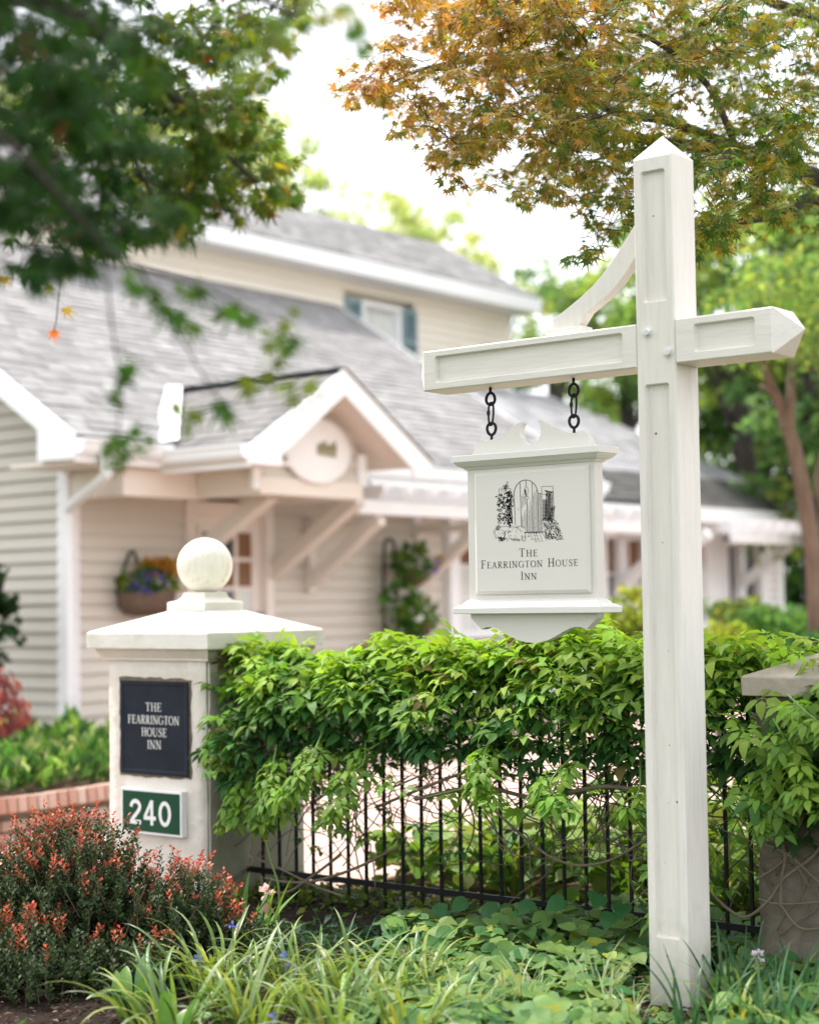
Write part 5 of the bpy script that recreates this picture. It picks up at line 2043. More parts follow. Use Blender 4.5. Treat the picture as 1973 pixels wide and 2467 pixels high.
def blade_set(tag_, cols, L_, W, arch, fold, n_=10, stripe=None):
    out = []
    for k in range(n_):
        vs, fs = blade_mesh('leaf', L_ * random.uniform(0.8, 1.15), W * random.uniform(0.8, 1.2), random.uniform(*arch), fold, 0, k * 3 + 1)
        me = bpy.data.meshes.new('leaf_blade')
        me.from_pydata(vs, [], fs)
        c = jit(cols[k % len(cols)], 0.12)
        a = me.color_attributes.new('Col', 'FLOAT_COLOR', 'POINT')
        arr = []
        for i in range(len(vs)):
            cc = c
            if stripe and i % 3 != 1: cc = stripe
            arr.append((*cc, 1))
        a.data.foreach_set('color', np.array(arr, dtype=np.float32).ravel())
        me.polygons.foreach_set('use_smooth', [True] * len(fs))
        me.materials.append(M['blade'])
        out.append(me)
    return out


YG, GG, BG = (0.24, 0.32, 0.060), (0.15, 0.25, 0.065), (0.055, 0.15, 0.055)
B_day = blade_set('d', [YG, GG, (0.19, 0.29, 0.08), (0.30, 0.35, 0.08), GG, (0.28, 0.34, 0.18), (0.11, 0.20, 0.08)], 0.36, 0.0135, (0.7, 2.3), 0.22, 16)
B_iris = blade_set('i', [GG, (0.09, 0.20, 0.05), (0.15, 0.26, 0.06)], 0.30, 0.026, (0.15, 0.8), 0.10, 8)
B_lir = blade_set('l', [(0.10, 0.20, 0.06), (0.07, 0.16, 0.06)], 0.26, 0.0085, (0.4, 1.7), 0.15, 10, stripe=(0.52, 0.58, 0.36))
B_narc = blade_set('n', [(0.045, 0.13, 0.060), (0.06, 0.16, 0.065)], 0.32, 0.011, (0.1, 1.0), 0.15, 8)
B_broad = blade_set('b', [(0.10, 0.22, 0.07), (0.14, 0.26, 0.06)], 0.22, 0.060, (0.6, 1.6), 0.30, 6)


def clump(name, label, cat, group, x, y, meshes, n_, spread, lean=0.35, scale=1.0, z=0.01):
    c = root(name, (x, y, z), label, cat, group)
    for k in range(n_):
        o = link('leaf', random.choice(meshes), c)
        a = random.uniform(0, 6.2832)
        rr = random.uniform(0, spread)
        o.location = (rr * math.cos(a), rr * math.sin(a), 0)
        o.rotation_euler = (random.uniform(-lean, lean * 0.3), random.uniform(-0.25, 0.25), a - math.pi / 2 + random.gauss(0, 0.5))
        s = random.uniform(0.75, 1.15) * scale
        o.scale = (random.uniform(0.85, 1.2) * scale, s, s)
    return c


G1 = 'strap-leaved plants in the front bed'
gp = lambda x, y: on(x, y, 2, 0.0)
# (foot of the clump as seen in the photograph)
for px_, py_, n_, lab in ((700, 2440, 34, 'arching yellow-green strap leaves, central clump of the front bed'), (520, 2430, 32, 'arching strap-leaved clump beside the barberry bush'),
                          (860, 2470, 30, 'strap-leaved clump between the yellow-green leaves and the ground cover'), (600, 2520, 34, 'strap-leaved clump at the lower edge before the barberry'),
                          (400, 2530, 26, 'strap-leaved clump at the lower edge under the barberry'), (800, 2560, 30, 'strap-leaved clump at the lower edge, middle of the bed'), (1010, 2440, 20, 'upright yellow-green clump with seed heads among round leaves'),
                          (980, 2560, 24, 'strap-leaved clump at the lower edge before the round leaves')):
    p = gp(px_, py_)
    clump('daylily', lab, 'daylily', G1, p.x, p.y, B_day, int(n_ * 1.5), 0.10)
p = gp(600, 2330)
ir = clump('iris', 'iris with one faded pink flower and upright leaves beside the pillar', 'iris', None, p.x, p.y, B_iris, 18, 0.09)
for px_, py_, lab in ((330, 2480, 'broad blue-green leaves rising below the barberry bush'), (440, 2545, 'broad leaves at the lower edge beside the strap leaves'), (20, 2580, 'broad leaf tip poking up in the lower corner')):
    p = gp(px_, py_)
    clump('broad_leaf_plant', lab, 'plant', 'broad-leaved plants', p.x, p.y, B_broad, 7, 0.04)
for px_, py_, n_, lab in ((1430, 2450, 46, 'white-striped grassy clump before the sign post'), (1260, 2470, 40, 'white-striped grassy clump in the middle of the ground cover'), (1120, 2500, 34, 'white-striped grassy clump beside the seed heads'), (1500, 2520, 26, 'white-striped grassy clump at the foot of the sign post')):
    p = gp(px_, py_)
    clump('striped_liriope', lab, 'ornamental grass', 'white-striped grassy clumps', p.x, p.y, B_lir, n_, 0.06, 0.3, 0.85)
for px_, py_, n_, lab in ((1770, 2455, 26, 'dark upright leaves beside the sign post foot'), (1900, 2470, 26, 'dark upright leaves before the stone pillar'), (1660, 2540, 14, 'few dark blades crossing the foot of the sign post'), (1880, 2560, 30, 'dark upright clump at the lower edge near the stone pillar'), (1010, 2400, 9, 'dark narrow blades behind the seed heads'), (830, 2395, 10, 'dark narrow blades behind the strap leaves')):
    p = gp(px_, py_)
    clump('narrow_leaf_clump', lab, 'plant', 'dark narrow-leaved clumps', p.x, p.y, B_narc, n_, 0.06, 0.3, 0.9)
p = gp(1790, 2530)
clump('daylily', 'pale strap-leaved clump near the stone pillar', 'daylily', G1, p.x, p.y, B_day, 16, 0.06, 0.35, 0.9)


def flower_head(name, parent, c, r_, n_, col, size, t=None):
    Lf = Leaves([kite(0.8), kite(0.95)])
    for k in range(n_):
        d_ = rv().normalized()
        Lf.add(Vector(c) + d_ * r_ * 0.3, d_ + Vector((0, 0, 0.2)), Vector((0, 0, 1)) + rv(0.6), size * random.uniform(0.8, 1.2), jit(col, 0.15))
    return Lf.build(name, M['petal'], parent, kind=None)


# iris flower, bent and fading
fc = on(642, 2152, 1, ir.location.y)
mb = MB()
mb.tube(curve([ir.location, (ir.location.x + 0.01, ir.location.y, 0.15), fc + Vector((0.002, 0, -0.02))], 5), 0.0035, 5)
mb.build('flower_stalk', M['stemg'], ir)
flower_head('flower', ir, fc, 0.02, 9, (0.80, 0.50, 0.46), 0.032)
Lf = Leaves([kite(0.5)])
for k in range(5): Lf.add(fc + Vector((0.006, 0, -0.03)) + rv(0.003), Vector((0.15, 0, -1)) + rv(0.2), Vector((0, -1, 0)) + rv(.3), 0.045, jit((0.78, 0.46, 0.44), 0.15))
Lf.build('hanging_petal', M['petal'], ir, kind=None)
# tall yellow flower stalk
p = gp(672, 2235)
ys = root('yellow_flower', (p.x, p.y, 0), 'single small yellow flower on a tall bare stalk before the pillar', 'flower')
t0, t1, t2 = Vector((p.x, p.y, 0)), on(672, 2140, 1, p.y), on(641, 2026, 1, p.y)
mb = MB()
mb.tube(curve([t0, t1, on(655, 2080, 1, p.y), t2], 5), [0.005 - 0.002 * i / 15 for i in range(16)], 6)
mb.build('stalk', M['stemg'], ys, smooth=True)
Lf = Leaves([leaflet(1, 0.35, 0.35, 0.2)])
for k in range(6):
    a = k * math.pi / 3 + 0.2
    Lf.add(t2, (math.cos(a), math.sin(a), 0.3), (0, 0, 1), 0.021, jit((0.72, 0.42, 0.03), 0.1))
Lf.build('flower', M['petal'], ys, kind=None)
# spiderwort flowers
SW = [((562, 2230), 'blue spiderwort flower beside the barberry tips'), ((682, 2305), 'blue spiderwort flower over the central strap leaves'), ((702, 2330), 'small blue spiderwort flower below its larger neighbour'), ((622, 2352), 'large blue-violet spiderwort flower among low strap leaves'), ((602, 2344), 'faded blue spiderwort flower touching a larger one'), ((480, 2308), 'blue spiderwort flower near the barberry foot'), ((662, 2452), 'blue spiderwort flower at the lower edge of the bed'), ((600, 2312), 'pale spiderwort bud cluster above the large blue flower')]
for (fx, fy), lab in SW:
    p = gp(fx + random.uniform(-10, 10), 2440 if fy < 2400 else 2560)
    f = root('spiderwort', (p.x, p.y, 0), lab, 'flower', 'spiderwort flowers')
    c = on(fx, fy, 1, p.y)
    mb = MB()
    mb.tube(curve([p, p.lerp(c, 0.6) + rv(0.006), c], 4), 0.0028, 5)
    mb.build('stalk', M['stemg'], f)
    flower_head('flower', f, c, 0.012, 7, (0.17, 0.19, 0.62) if 'pale' not in lab else (0.45, 0.42, 0.5), 0.017)
    flower_head('buds', f, c + Vector((0.012, 0, -0.018)), 0.014, 8, (0.30, 0.24, 0.20), 0.011)
# pale allium head near the stone pillar and seed heads
for (fx, fy, gx, gy, col, lab, cat) in ((1825, 2305, 1820, 2480, (0.72, 0.62, 0.70), 'pale pink flower cluster on a thick stem near the stone pillar', 'flower'), (972, 2296, 1000, 2440, (0.24, 0.20, 0.14), 'brown-green seed head on the yellow-green clump', 'seed head'), (1030, 2300, 1020, 2440, (0.28, 0.30, 0.12), 'green seed head beside a browner one', 'seed head')):
    p = gp(gx, gy)
    f = root('seed_head' if 'seed' in cat else 'allium_flower', (p.x, p.y, 0), lab, cat)
    c = on(fx, fy, 1, p.y)
    mb = MB()
    mb.tube(curve([p, p.lerp(c, 0.5) + rv(0.004), c], 4), 0.0042, 5)
    mb.build('stalk', M['stemg'], f)
    flower_head('head', f, c, 0.03, 30, col, 0.016)
    flower_head('buds', f, c + Vector((0, 0, -0.02)), 0.03, 16, (0.40, 0.42, 0.16), 0.014)

# ================================================================== ground cover
HT = [heart(k) for k in range(8)]
GC = Leaves(HT)
POLY = [(905, 2330), (930, 2215), (1000, 2190), (1090, 2215), (1200, 2170), (1330, 2185), (1500, 2150), (1600, 2150), (2080, 2160), (2080, 2640), (960, 2640), (860, 2500)]
gcs = MB()
cnt = 0
while cnt < 4600:
    x, y = random.uniform(840, 2080), random.uniform(2140, 2640)
    if not inpoly(x, y, POLY): continue
    far_ = y < 2215
    h_ = random.uniform(0.06, 0.13) + (0.03 if y < 2240 and x < 1560 else 0)
    if random.random() < 0.25: h_ *= 0.6
    if 1500 < x < 1745 and y > 2300: h_ = random.uniform(0.01, 0.035)
    p = on(x, y, 2, h_)
    if p.y > 5.9 or (PX0 - 0.03 < p.x < PX1 + 0.03 and PY0 - 0.03 < p.y < PY1 + 0.03): continue
    if QXa < p.x and p.y > QYa - 0.02: continue
    cnt += 1
    a = random.uniform(0, 6.28)
    d_ = Vector((math.cos(a), math.sin(a), -0.25))
    col = lerp((0.055, 0.155, 0.050), (0.18, 0.29, 0.075), random.random() ** 1.1)
    if random.random() < 0.05: col = (0.26, 0.32, 0.05)
    s = random.uniform(0.045, 0.088)
    GC.add(p, d_, Vector((0, 0, 1)) + rv(0.20) + Vector((CF.x, CF.y, 0)) * -0.32, s, jit(col, 0.15))
# larger heart leaves before the rail
for (x, y, s) in ((1110, 2236, .085), (1035, 2245, .075), (1165, 2228, .07), (1200, 2185, .075), (1080, 2190, .08), (1125, 2170, .07), (1280, 2170, .075), (1360, 2165, .08), (1440, 2150, .08), (1500, 2175, .08), (1470, 2195, .085), (1240, 2200, .08), (1320, 2205, .08), (1400, 2215, .08)):
    p = on(x, y, 1, 5.18)
    GC.add(p, Vector((random.gauss(0, .5), -0.6, -0.35)), Vector((CF.x, CF.y, 0)) * -0.8 + Vector((0, 0, 0.7)) + rv(0.15), s, jit((0.045, 0.15, 0.050) if y < 2200 else (0.13, 0.25, 0.07), 0.15))
gc_o = GC.build('ground_cover', M['cover'], None)
tag(gc_o, 'low round-leaved green ground cover round the sign post', 'ground cover', kind='stuff')

# leaf litter and bark chips on the mulch
LT = Leaves([kite(0.5), kite(0.35), quadleaf(0.25)])
for k in range(6500):
    x, y = random.uniform(-40, 1700), random.uniform(2120, 2600)
    p = gp(x, y)
    if p.y > 5.85: continue
    p.z = 0.035 + random.uniform(0, 0.012)
    LT.add(p, rv() * Vector((1, 1, 0.15)), Vector((0, 0, 1)) + rv(0.3), random.uniform(0.008, 0.042), jit(random.choice(((0.07, 0.042, 0.028), (0.035, 0.023, 0.018), (0.13, 0.085, 0.06), (0.05, 0.032, 0.022))), 0.3))
tag(LT.build('leaf_litter', M['berb'], None), 'brown leaf litter and bark chips on the mulch', 'litter', kind='stuff')
# low weeds under the rail and grass before the fence
WD = Leaves([kite(0.5), quadleaf(0.5), heart(3)])
for k in range(1500):
    x = random.uniform(-5.3, -3.4)
    y = random.gauss(5.55, 0.14)
    WD.add((x, y, random.uniform(0.02, 0.09)), rv() * Vector((1, 1, 0.4)), Vector((0, 0, 1)) + rv(0.5), random.uniform(0.02, 0.045), jit(random.choice(((0.10, 0.17, 0.025), (0.16, 0.22, 0.03), (0.06, 0.12, 0.03))), 0.25))
for k in range(500):
    p = gp(random.uniform(680, 1010), random.uniform(2255, 2345))
    WD.add((p.x, p.y, random.uniform(0.03, 0.06)), Vector((random.gauss(0, 1), random.gauss(0, .5), 0.25)), Vector((0, 0, 1)) + rv(0.5), random.uniform(0.03, 0.06), jit((0.04, 0.09, 0.05), 0.25), 1)
tag(WD.build('low_weeds', M['cover'], None), 'low green weeds along the foot of the iron fence', 'weeds', kind='stuff')

# ================================================================== border behind the fence
B_back = blade_set('k', [(0.18, 0.30, 0.05), (0.12, 0.25, 0.05), (0.26, 0.34, 0.08)], 0.55, 0.026, (0.5, 1.6), 0.15, 8)
for k, x in enumerate((-5.05, -4.75, -4.35, -4.0, -3.65, -3.35, -2.95, -2.6)):
    lab = ('pale strap-leaved clump behind the fence, nearest the ball-topped pillar', 'second strap-leaved clump behind the fence from the ball-topped pillar', 'third strap-leaved clump behind the fence from the ball-topped pillar', 'fourth strap-leaved clump behind the fence from the ball-topped pillar', 'fifth strap-leaved clump behind the fence from the ball-topped pillar', 'sixth strap-leaved clump behind the fence from the ball-topped pillar', 'strap-leaved clump behind the fence and the sign post', 'strap-leaved clump behind the stone pillar')[k]
    clump('border_daylily', lab, 'daylily', 'strap-leaved plants behind the fence', x, 6.35 + 0.25 * math.sin(k * 2.2), B_back, 22, 0.10, 0.3, 0.75 if k < 3 else 1.0)
HG = Leaves(HT + [leaflet(1, 0.55, 0.3, 0.2)])
for k in range(2400):
    x = random.uniform(-5.1, -1.8)
    y = random.uniform(5.95, 7.3)
    h_ = random.uniform(0.03, 0.26) * (1.0 if x > -4.3 else 0.7) + (0.32 * random.random() ** 2 if x > -4.2 else 0.12 * random.random())
    HG.add((x, y, h_ + 0.02), Vector((random.gauss(0, 1), random.gauss(0, 1), -0.3)), Vector((0, 0, 1)) + rv(0.3), random.uniform(0.06, 0.13), jit(random.choice(((0.16, 0.30, 0.04), (0.22, 0.34, 0.04), (0.09, 0.20, 0.04), (0.26, 0.33, 0.12))), 0.2))
tag(HG.build('border_planting', M['cover'], None), 'low bright green leafy planting in the border behind the fence', 'ground cover', kind='stuff')

# ================================================================== bed at the house
HB = Leaves(QL)
for k in range(5600):
    t = random.random()
    px_, d0 = random.uniform(-150, 330), random.uniform(9.6, 13.2)
    p = at(px_, 1500, d0)
    h_ = random.uniform(0.02, 0.22) * (0.45 + 0.8 * (0.5 + 0.5 * math.sin(px_ * 0.045)) * (d0 - 9.0) / 4)
    p.z = 0.2 + h_
    inside_ = p.x < -8.1 - 0.0 * p.y and p.y < 9.8
    if not inside_ or p.y > 8.7 and p.x > -9.5: continue
    HB.add(p, Vector((random.gauss(0, .5), random.gauss(0, .5), 1)), rv(), random.uniform(0.07, 0.15), jit(random.choice(((0.05, 0.13, 0.035), (0.09, 0.19, 0.05), (0.15, 0.25, 0.07), (0.035, 0.09, 0.045), (0.26, 0.32, 0.18), (0.07, 0.16, 0.05))), 0.2), 2 if random.random() < 0.9 else 0)
tag(HB.build('bed_planting', M['far'], None), 'mixed green bed plants between the brick edging and the house', 'bed plants', kind='stuff')

red = root('red_laceleaf_maple', at(-120, 1800, 11.5) * Vector((1, 1, 0)) if False else (at(-120, 1800, 11.5).x, at(-120, 1800, 11.5).y, 0.2), 'small red-leaved lace maple at the corner of the house bed', 'small tree')
rc = at(-60, 1690, 11.5)
RLv = Leaves([quadleaf(0.3), quadleaf(0.4)])
for k in range(900):
    d_ = rv().normalized()
    p = rc + Vector((d_.x * 0.34, d_.y * 0.34, d_.z * 0.32)) * random.uniform(0.5, 1) ** 0.5 + Vector((0, 0, 0))
    q = (p - rc)
    p.z -= 0.6 * (q.x * q.x + q.y * q.y)
    RLv.add(p, Vector((d_.x * 0.6, d_.y * 0.6, -0.8)) + rv(0.2), d_ + rv(0.3), random.uniform(0.06, 0.11), jit((0.24, 0.075, 0.095), 0.3))
RLv.build('foliage', M['far'], red)
mb = MB()
mb.tube(curve([red.location, red.location.lerp(rc, 0.5) + Vector((0.05, 0, 0)), rc], 5), [0.03, 0.028, 0.026, 0.024, 0.022, 0.02, 0.018, 0.016, 0.014, 0.012, 0.01], 6)
mb.build('trunk', M['barkm'], red)

# ================================================================== the two maples over the scene
def maple_tree(name, label, base, trunk, limbs, clumps, lv, m_leaf, m_single, inside, twig_r=0.0022, crown=()):
    """limbs: list of polylines with radii; clumps: (centre, radii, leaves, colour fn, size, droop)"""
    t = root(name, base, label, 'tree')
    tb = MB()
    tb.tube(trunk[0], trunk[1], 10)
    tb.build('trunk', M['barkm'], t, smooth=True)
    allp = []
    for pts, r0, r1 in limbs:
        c = curve(pts, 8)
        lb = MB()
        lb.tube(c, [r0 + (r1 - r0) * i / (len(c) - 1) for i in range(len(c))], 7)
        lb.build('limb', M['barkm'], t, smooth=True)
        allp += [(p, r0 + (r1 - r0) * i / (len(c) - 1)) for i, p in enumerate(c)]
    P = np.array([tuple(p) for p, _ in allp])
    tw_ = MB()
    cs_ = np.array([tuple(k[0]) for k in clumps])
    todo = list(range(len(clumps)))
    dist = np.array([((P - c) ** 2).sum(1).min() for c in cs_])
    while todo:      # nearest spray first; later sprays fork off earlier twigs
        ix = min(todo, key=lambda k: dist[k])
        todo.remove(ix)
        c, rad, n_, colf, size, droop = clumps[ix]
        c = Vector(c)
        dd = ((P - np.array(tuple(c))) ** 2).sum(1)
        q = Vector(P[int(dd.argmin())])
        mid = q.lerp(c, 0.5) + Vector((0, 0, 0.08 * (c - q).length)) + rv(0.02)
        cv = curve([q, mid, c], 4)
        ln = (c - q).length
        tw_.tube(cv, [min(0.006, twig_r * (0.9 + 1.6 * ln)) * (1 - 0.5 * i / 8) for i in range(9)], 4)
        new = np.array([tuple(k) for k in cv[3:]])
        P = np.concatenate([P, new])
        dist = np.minimum(dist, ((cs_[:, None, :] - new[None, :, :]) ** 2).sum(2).min(1))
        outd = (c - q)
        outd = outd.normalized() if outd.length > 1e-3 else Vector((0, 0, 1))
        nt_ = max(2, n_ // 7)
        for k in range(nt_):
            d_ = rv().normalized()
            e_ = c + Vector((d_.x * rad[0], d_.y * rad[1], d_.z * rad[2])) * random.uniform(0.35, 1)
            s0 = c - outd * 0.03
            tw_.tube([s0, s0.lerp(e_, 0.5) + Vector((0, 0, 0.015)), e_], [twig_r * 0.7, twig_r * 0.5, twig_r * 0.3], 3)
            for j in range(n_ // nt_):
                f = 0.4 + 0.6 * j / max(1, n_ // nt_ - 1) if n_ // nt_ > 1 else 1
                p = s0.lerp(e_, f)
                a = random.uniform(0, 6.28)
                ld = (e_ - s0).normalized() * 0.6 + Vector((math.cos(a), math.sin(a), -droop + random.gauss(0, 0.25)))
                nn = Vector((0, 0, 1)) + rv(0.42) + Vector((-CF.x, -CF.y, 0)) * random.uniform(-0.1, 0.9)
                lv.add(p + ld.normalized() * size * 0.7, ld, nn, size * random.uniform(0.7, 1.2), colf(p, f))
    tw_.build('twigs', M['barkm'], t, kind='stuff')
    for c, rad, n_, size, colf in crown:      # unseen extra crown leaves, added out of view to shade the front faces
        c = Vector(c)
        cl = [c + Vector((q.x * rad[0], q.y * rad[1], q.z * rad[2])) * random.uniform(0.5, 1.0) for q in (rv().normalized() for _ in range(90))]
        for _ in range(n_):
            q = rv()
            p = random.choice(cl) + Vector((q.x * 0.28, q.y * 0.28, q.z * 0.13))
            w = p - CAMPOS
            dz = w.dot(CF)
            if w.length < 1.2: continue
            if dz > 0.05:
                x, y = 986.5 + FPX * w.dot(CR) / dz, 1233.5 - FPX * w.dot(CU) / dz
                if -160 < x < 2130 and -160 < y < 2700: continue
            lv.add(p, rv() + Vector((0, 0, -0.5)), Vector((0, 0, 1)) + rv(0.5), size * random.uniform(0.7, 1.2), jit(random.choice(colf), 0.2))
    near, rest = lv.split(300, inside)
    lv.singles('leaf', m_single, t, near)
    lv.build('crown', m_leaf, t, rest)
    return t


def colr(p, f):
    """orange towards the outer end; olive inside"""
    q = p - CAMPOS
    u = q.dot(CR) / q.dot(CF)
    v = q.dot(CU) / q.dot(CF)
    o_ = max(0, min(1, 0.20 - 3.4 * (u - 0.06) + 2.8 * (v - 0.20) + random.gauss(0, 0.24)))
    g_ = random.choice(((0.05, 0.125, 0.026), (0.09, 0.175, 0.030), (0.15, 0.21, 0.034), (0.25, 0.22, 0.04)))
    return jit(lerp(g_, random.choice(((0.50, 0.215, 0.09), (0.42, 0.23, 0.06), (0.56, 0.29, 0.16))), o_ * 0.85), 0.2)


RP = [(860, -60), (960, 60), (850, 175), (835, 235), (930, 300), (1010, 330), (1130, 430), (1260, 470), (1400, 500), (1420, 560), (1400, 600), (1440, 640), (1530, 600), (1600, 620), (1750, 600), (1973, 540), (2400, 560), (2400, -700), (1000, -700)]
clR = []
rr2 = random.Random(11)
tries = 0
while len(clR) < 520 and tries < 14000:
    tries += 1
    x, y = rr2.uniform(830, 2350), rr2.uniform(-520, 650)
    if not inpoly(x, y, RP): continue
    vis = x < 2000 and y > -40
    if not vis and rr2.random() < 0.80: continue
    if 1480 < x < 1560 and 560 < y < 660 and rr2.random() < 0.6: continue
    d0 = rr2.uniform(5.9, 8.6) if x > 1200 else rr2.uniform(6.2, 7.8)
    edge = x < 1150 or y > 430
    rad = 0.17 if edge else 0.22
    clR.append((at(x, y, d0), (rad, rad, 0.09), 25 if edge else 33, colr, 0.046, 0.45))
for (x, y) in ((860, 205), (880, 240), (920, 225), (960, 190), (985, 255), (1010, 150), (1000, 40), (985, 95), (1050, 60), (1100, 20), (1060, 290), (1120, 340), (1160, 390), (1210, 415), (1290, 440), (1340, 460), (1430, 520), (1450, 590), (1480, 545), (1400, 480), (1260, 110), (1180, 150), (1330, 60)):
    clR.append((at(x, y, rr2.uniform(6.6, 7.6)), (0.13, 0.13, 0.06), 26, colr, 0.044, 0.4))
tb_r = at(2650, 1500, 8.3)
tb_r.z = 0
fork = at(2480, 620, 8.2)
limR = [([fork, at(2200, 520, 8.0), at(1973, 430, 7.8), at(1780, 375, 7.7), at(1640, 348, 7.6), at(1510, 325, 7.6), at(1400, 250, 7.6)], 0.060, 0.010),
        ([at(1973, 430, 7.8), at(1760, 350, 7.5), at(1600, 290, 7.4), at(1480, 270, 7.4), at(1340, 190, 7.4), at(1180, 150, 7.5), at(1040, 160, 7.6), at(920, 210, 7.7)], 0.028, 0.006),
        ([fork, at(2250, 640, 7.9), at(1973, 483, 7.5), at(1900, 515, 7.4), at(1780, 535, 7.3), at(1690, 560, 7.3), at(1500, 540, 7.4)], 0.034, 0.006),
        ([fork, at(2300, 200, 8.4), at(2050, 60, 8.3), at(1900, 20, 8.2), at(1700, -60, 8.2), at(1400, -80, 8.0), at(1100, 20, 8.0)], 0.05, 0.007),
        ([fork, at(2350, 100, 9.0), at(2200, -200, 9.2), at(1800, -350, 9.0)], 0.05, 0.01),
        ([at(1640, 348, 7.6), at(1500, 370, 8.0), at(1360, 400, 8.2), at(1230, 400, 8.2)], 0.012, 0.004),
        ([at(1780, 375, 7.7), at(1700, 200, 7.0), at(1560, 90, 6.8), at(1450, 60, 6.8)], 0.018, 0.005)]
ML_r = Leaves([maple(k, False) for k in range(8)])
maple_tree('orange_maple', 'Japanese maple with orange and olive leaves reaching over the sign post', tb_r, ([tb_r, tb_r.lerp(fork, 0.5) + Vector((0.06, 0, 0)), fork], [0.13, 0.10, 0.075]), limR, clR, ML_r, M['maple'], M['mapleo'],
           lambda x, y, d_, it: 800 < x < 1973 and 0 < y < 700,
           crown=[(tb_r + Vector((0.2, 0.3, 4.0)), (3.2, 3.2, 1.6), 5000, 0.062, [(0.06, 0.11, 0.02), (0.14, 0.16, 0.025), (0.3, 0.18, 0.05)])])


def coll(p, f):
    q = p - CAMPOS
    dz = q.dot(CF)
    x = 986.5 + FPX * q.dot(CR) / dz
    lit = max(0, min(1, (x - 300) / 380 + random.gauss(0, 0.25)))  # shade at left and backlit glow at right painted into leaf colours
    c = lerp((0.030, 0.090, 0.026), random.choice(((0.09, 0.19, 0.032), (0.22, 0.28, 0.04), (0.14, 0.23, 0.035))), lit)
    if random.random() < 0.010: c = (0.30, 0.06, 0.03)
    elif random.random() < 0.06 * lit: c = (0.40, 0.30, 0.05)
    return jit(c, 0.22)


LP = [(-700, -700), (760, -700), (800, -60), (700, 40), (640, 100), (600, 210), (650, 300), (660, 420), (640, 480), (560, 470), (470, 520), (420, 560), (310, 560), (250, 600), (120, 640), (0, 640), (-700, 700)]
clL = []
tries = 0
while len(clL) < 380 and tries < 9000:
    tries += 1
    x, y = rr2.uniform(-620, 800), rr2.uniform(-600, 650)
    if not inpoly(x, y, LP): continue
    vis = x > -40 and y > -40
    if not vis and rr2.random() < 0.66: continue
    if x > 360: d0 = rr2.uniform(3.9, 5.0)
    elif x > 180: d0 = rr2.uniform(3.1, 4.8)
    else: d0 = rr2.choice((rr2.uniform(2.7, 3.3), rr2.uniform(3.2, 4.6)))
    s = 0.12 * d0 / 3.5
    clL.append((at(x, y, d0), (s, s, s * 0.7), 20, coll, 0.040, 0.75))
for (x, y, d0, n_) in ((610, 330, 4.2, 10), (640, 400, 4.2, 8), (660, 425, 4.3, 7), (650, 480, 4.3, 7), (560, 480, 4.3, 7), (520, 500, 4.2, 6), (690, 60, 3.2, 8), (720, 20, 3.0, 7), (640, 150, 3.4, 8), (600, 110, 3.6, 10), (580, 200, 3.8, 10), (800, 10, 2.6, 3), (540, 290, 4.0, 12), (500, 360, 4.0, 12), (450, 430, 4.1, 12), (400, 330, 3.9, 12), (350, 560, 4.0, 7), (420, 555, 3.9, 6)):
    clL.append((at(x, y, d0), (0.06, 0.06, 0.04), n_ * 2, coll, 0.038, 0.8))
tb_l = at(-1250, 1500, 3.9)
tb_l.z = 0
fork_l = at(-900, 250, 3.9)
limL = [([fork_l, at(-500, 0, 3.9), at(-100, -40, 3.9), at(180, 40, 3.9), at(380, 190, 4.0), at(500, 330, 4.1), at(620, 440, 4.2)], 0.045, 0.004),
        ([fork_l, at(-600, -200, 3.2), at(-200, -200, 2.9), at(200, -160, 2.8), at(500, -60, 2.8), at(720, 40, 2.9)], 0.04, 0.005),
        ([fork_l, at(-500, 250, 2.9), at(-200, 260, 2.4), at(0, 330, 2.6), at(150, 480, 2.8), at(250, 590, 2.93)], 0.014, 0.003),
        ([at(180, 40, 3.9), at(240, 180, 3.9), at(330, 400, 4.0), at(410, 540, 4.0)], 0.012, 0.003),
        ([at(250, 590, 2.93), at(330, 640, 2.93), at(480, 690, 2.99), at(620, 760, 3.05), at(730, 830, 3.05)], 0.0034, 0.0014),
        ([at(330, 640, 2.93), at(440, 820, 3.05), at(520, 950, 3.11), at(560, 990, 3.11)], 0.0026, 0.0012),
        ([at(250, 590, 2.93), at(270, 780, 3.05), at(290, 920, 3.05), at(285, 1060, 3.05)], 0.0026, 0.0012),
        ([at(120, 560, 4.3), at(145, 640, 4.5), at(138, 760, 4.6), at(130, 800, 4.6)], 0.0020, 0.0011)]
ML_l = Leaves([maple(40 + k, True) for k in range(8)])
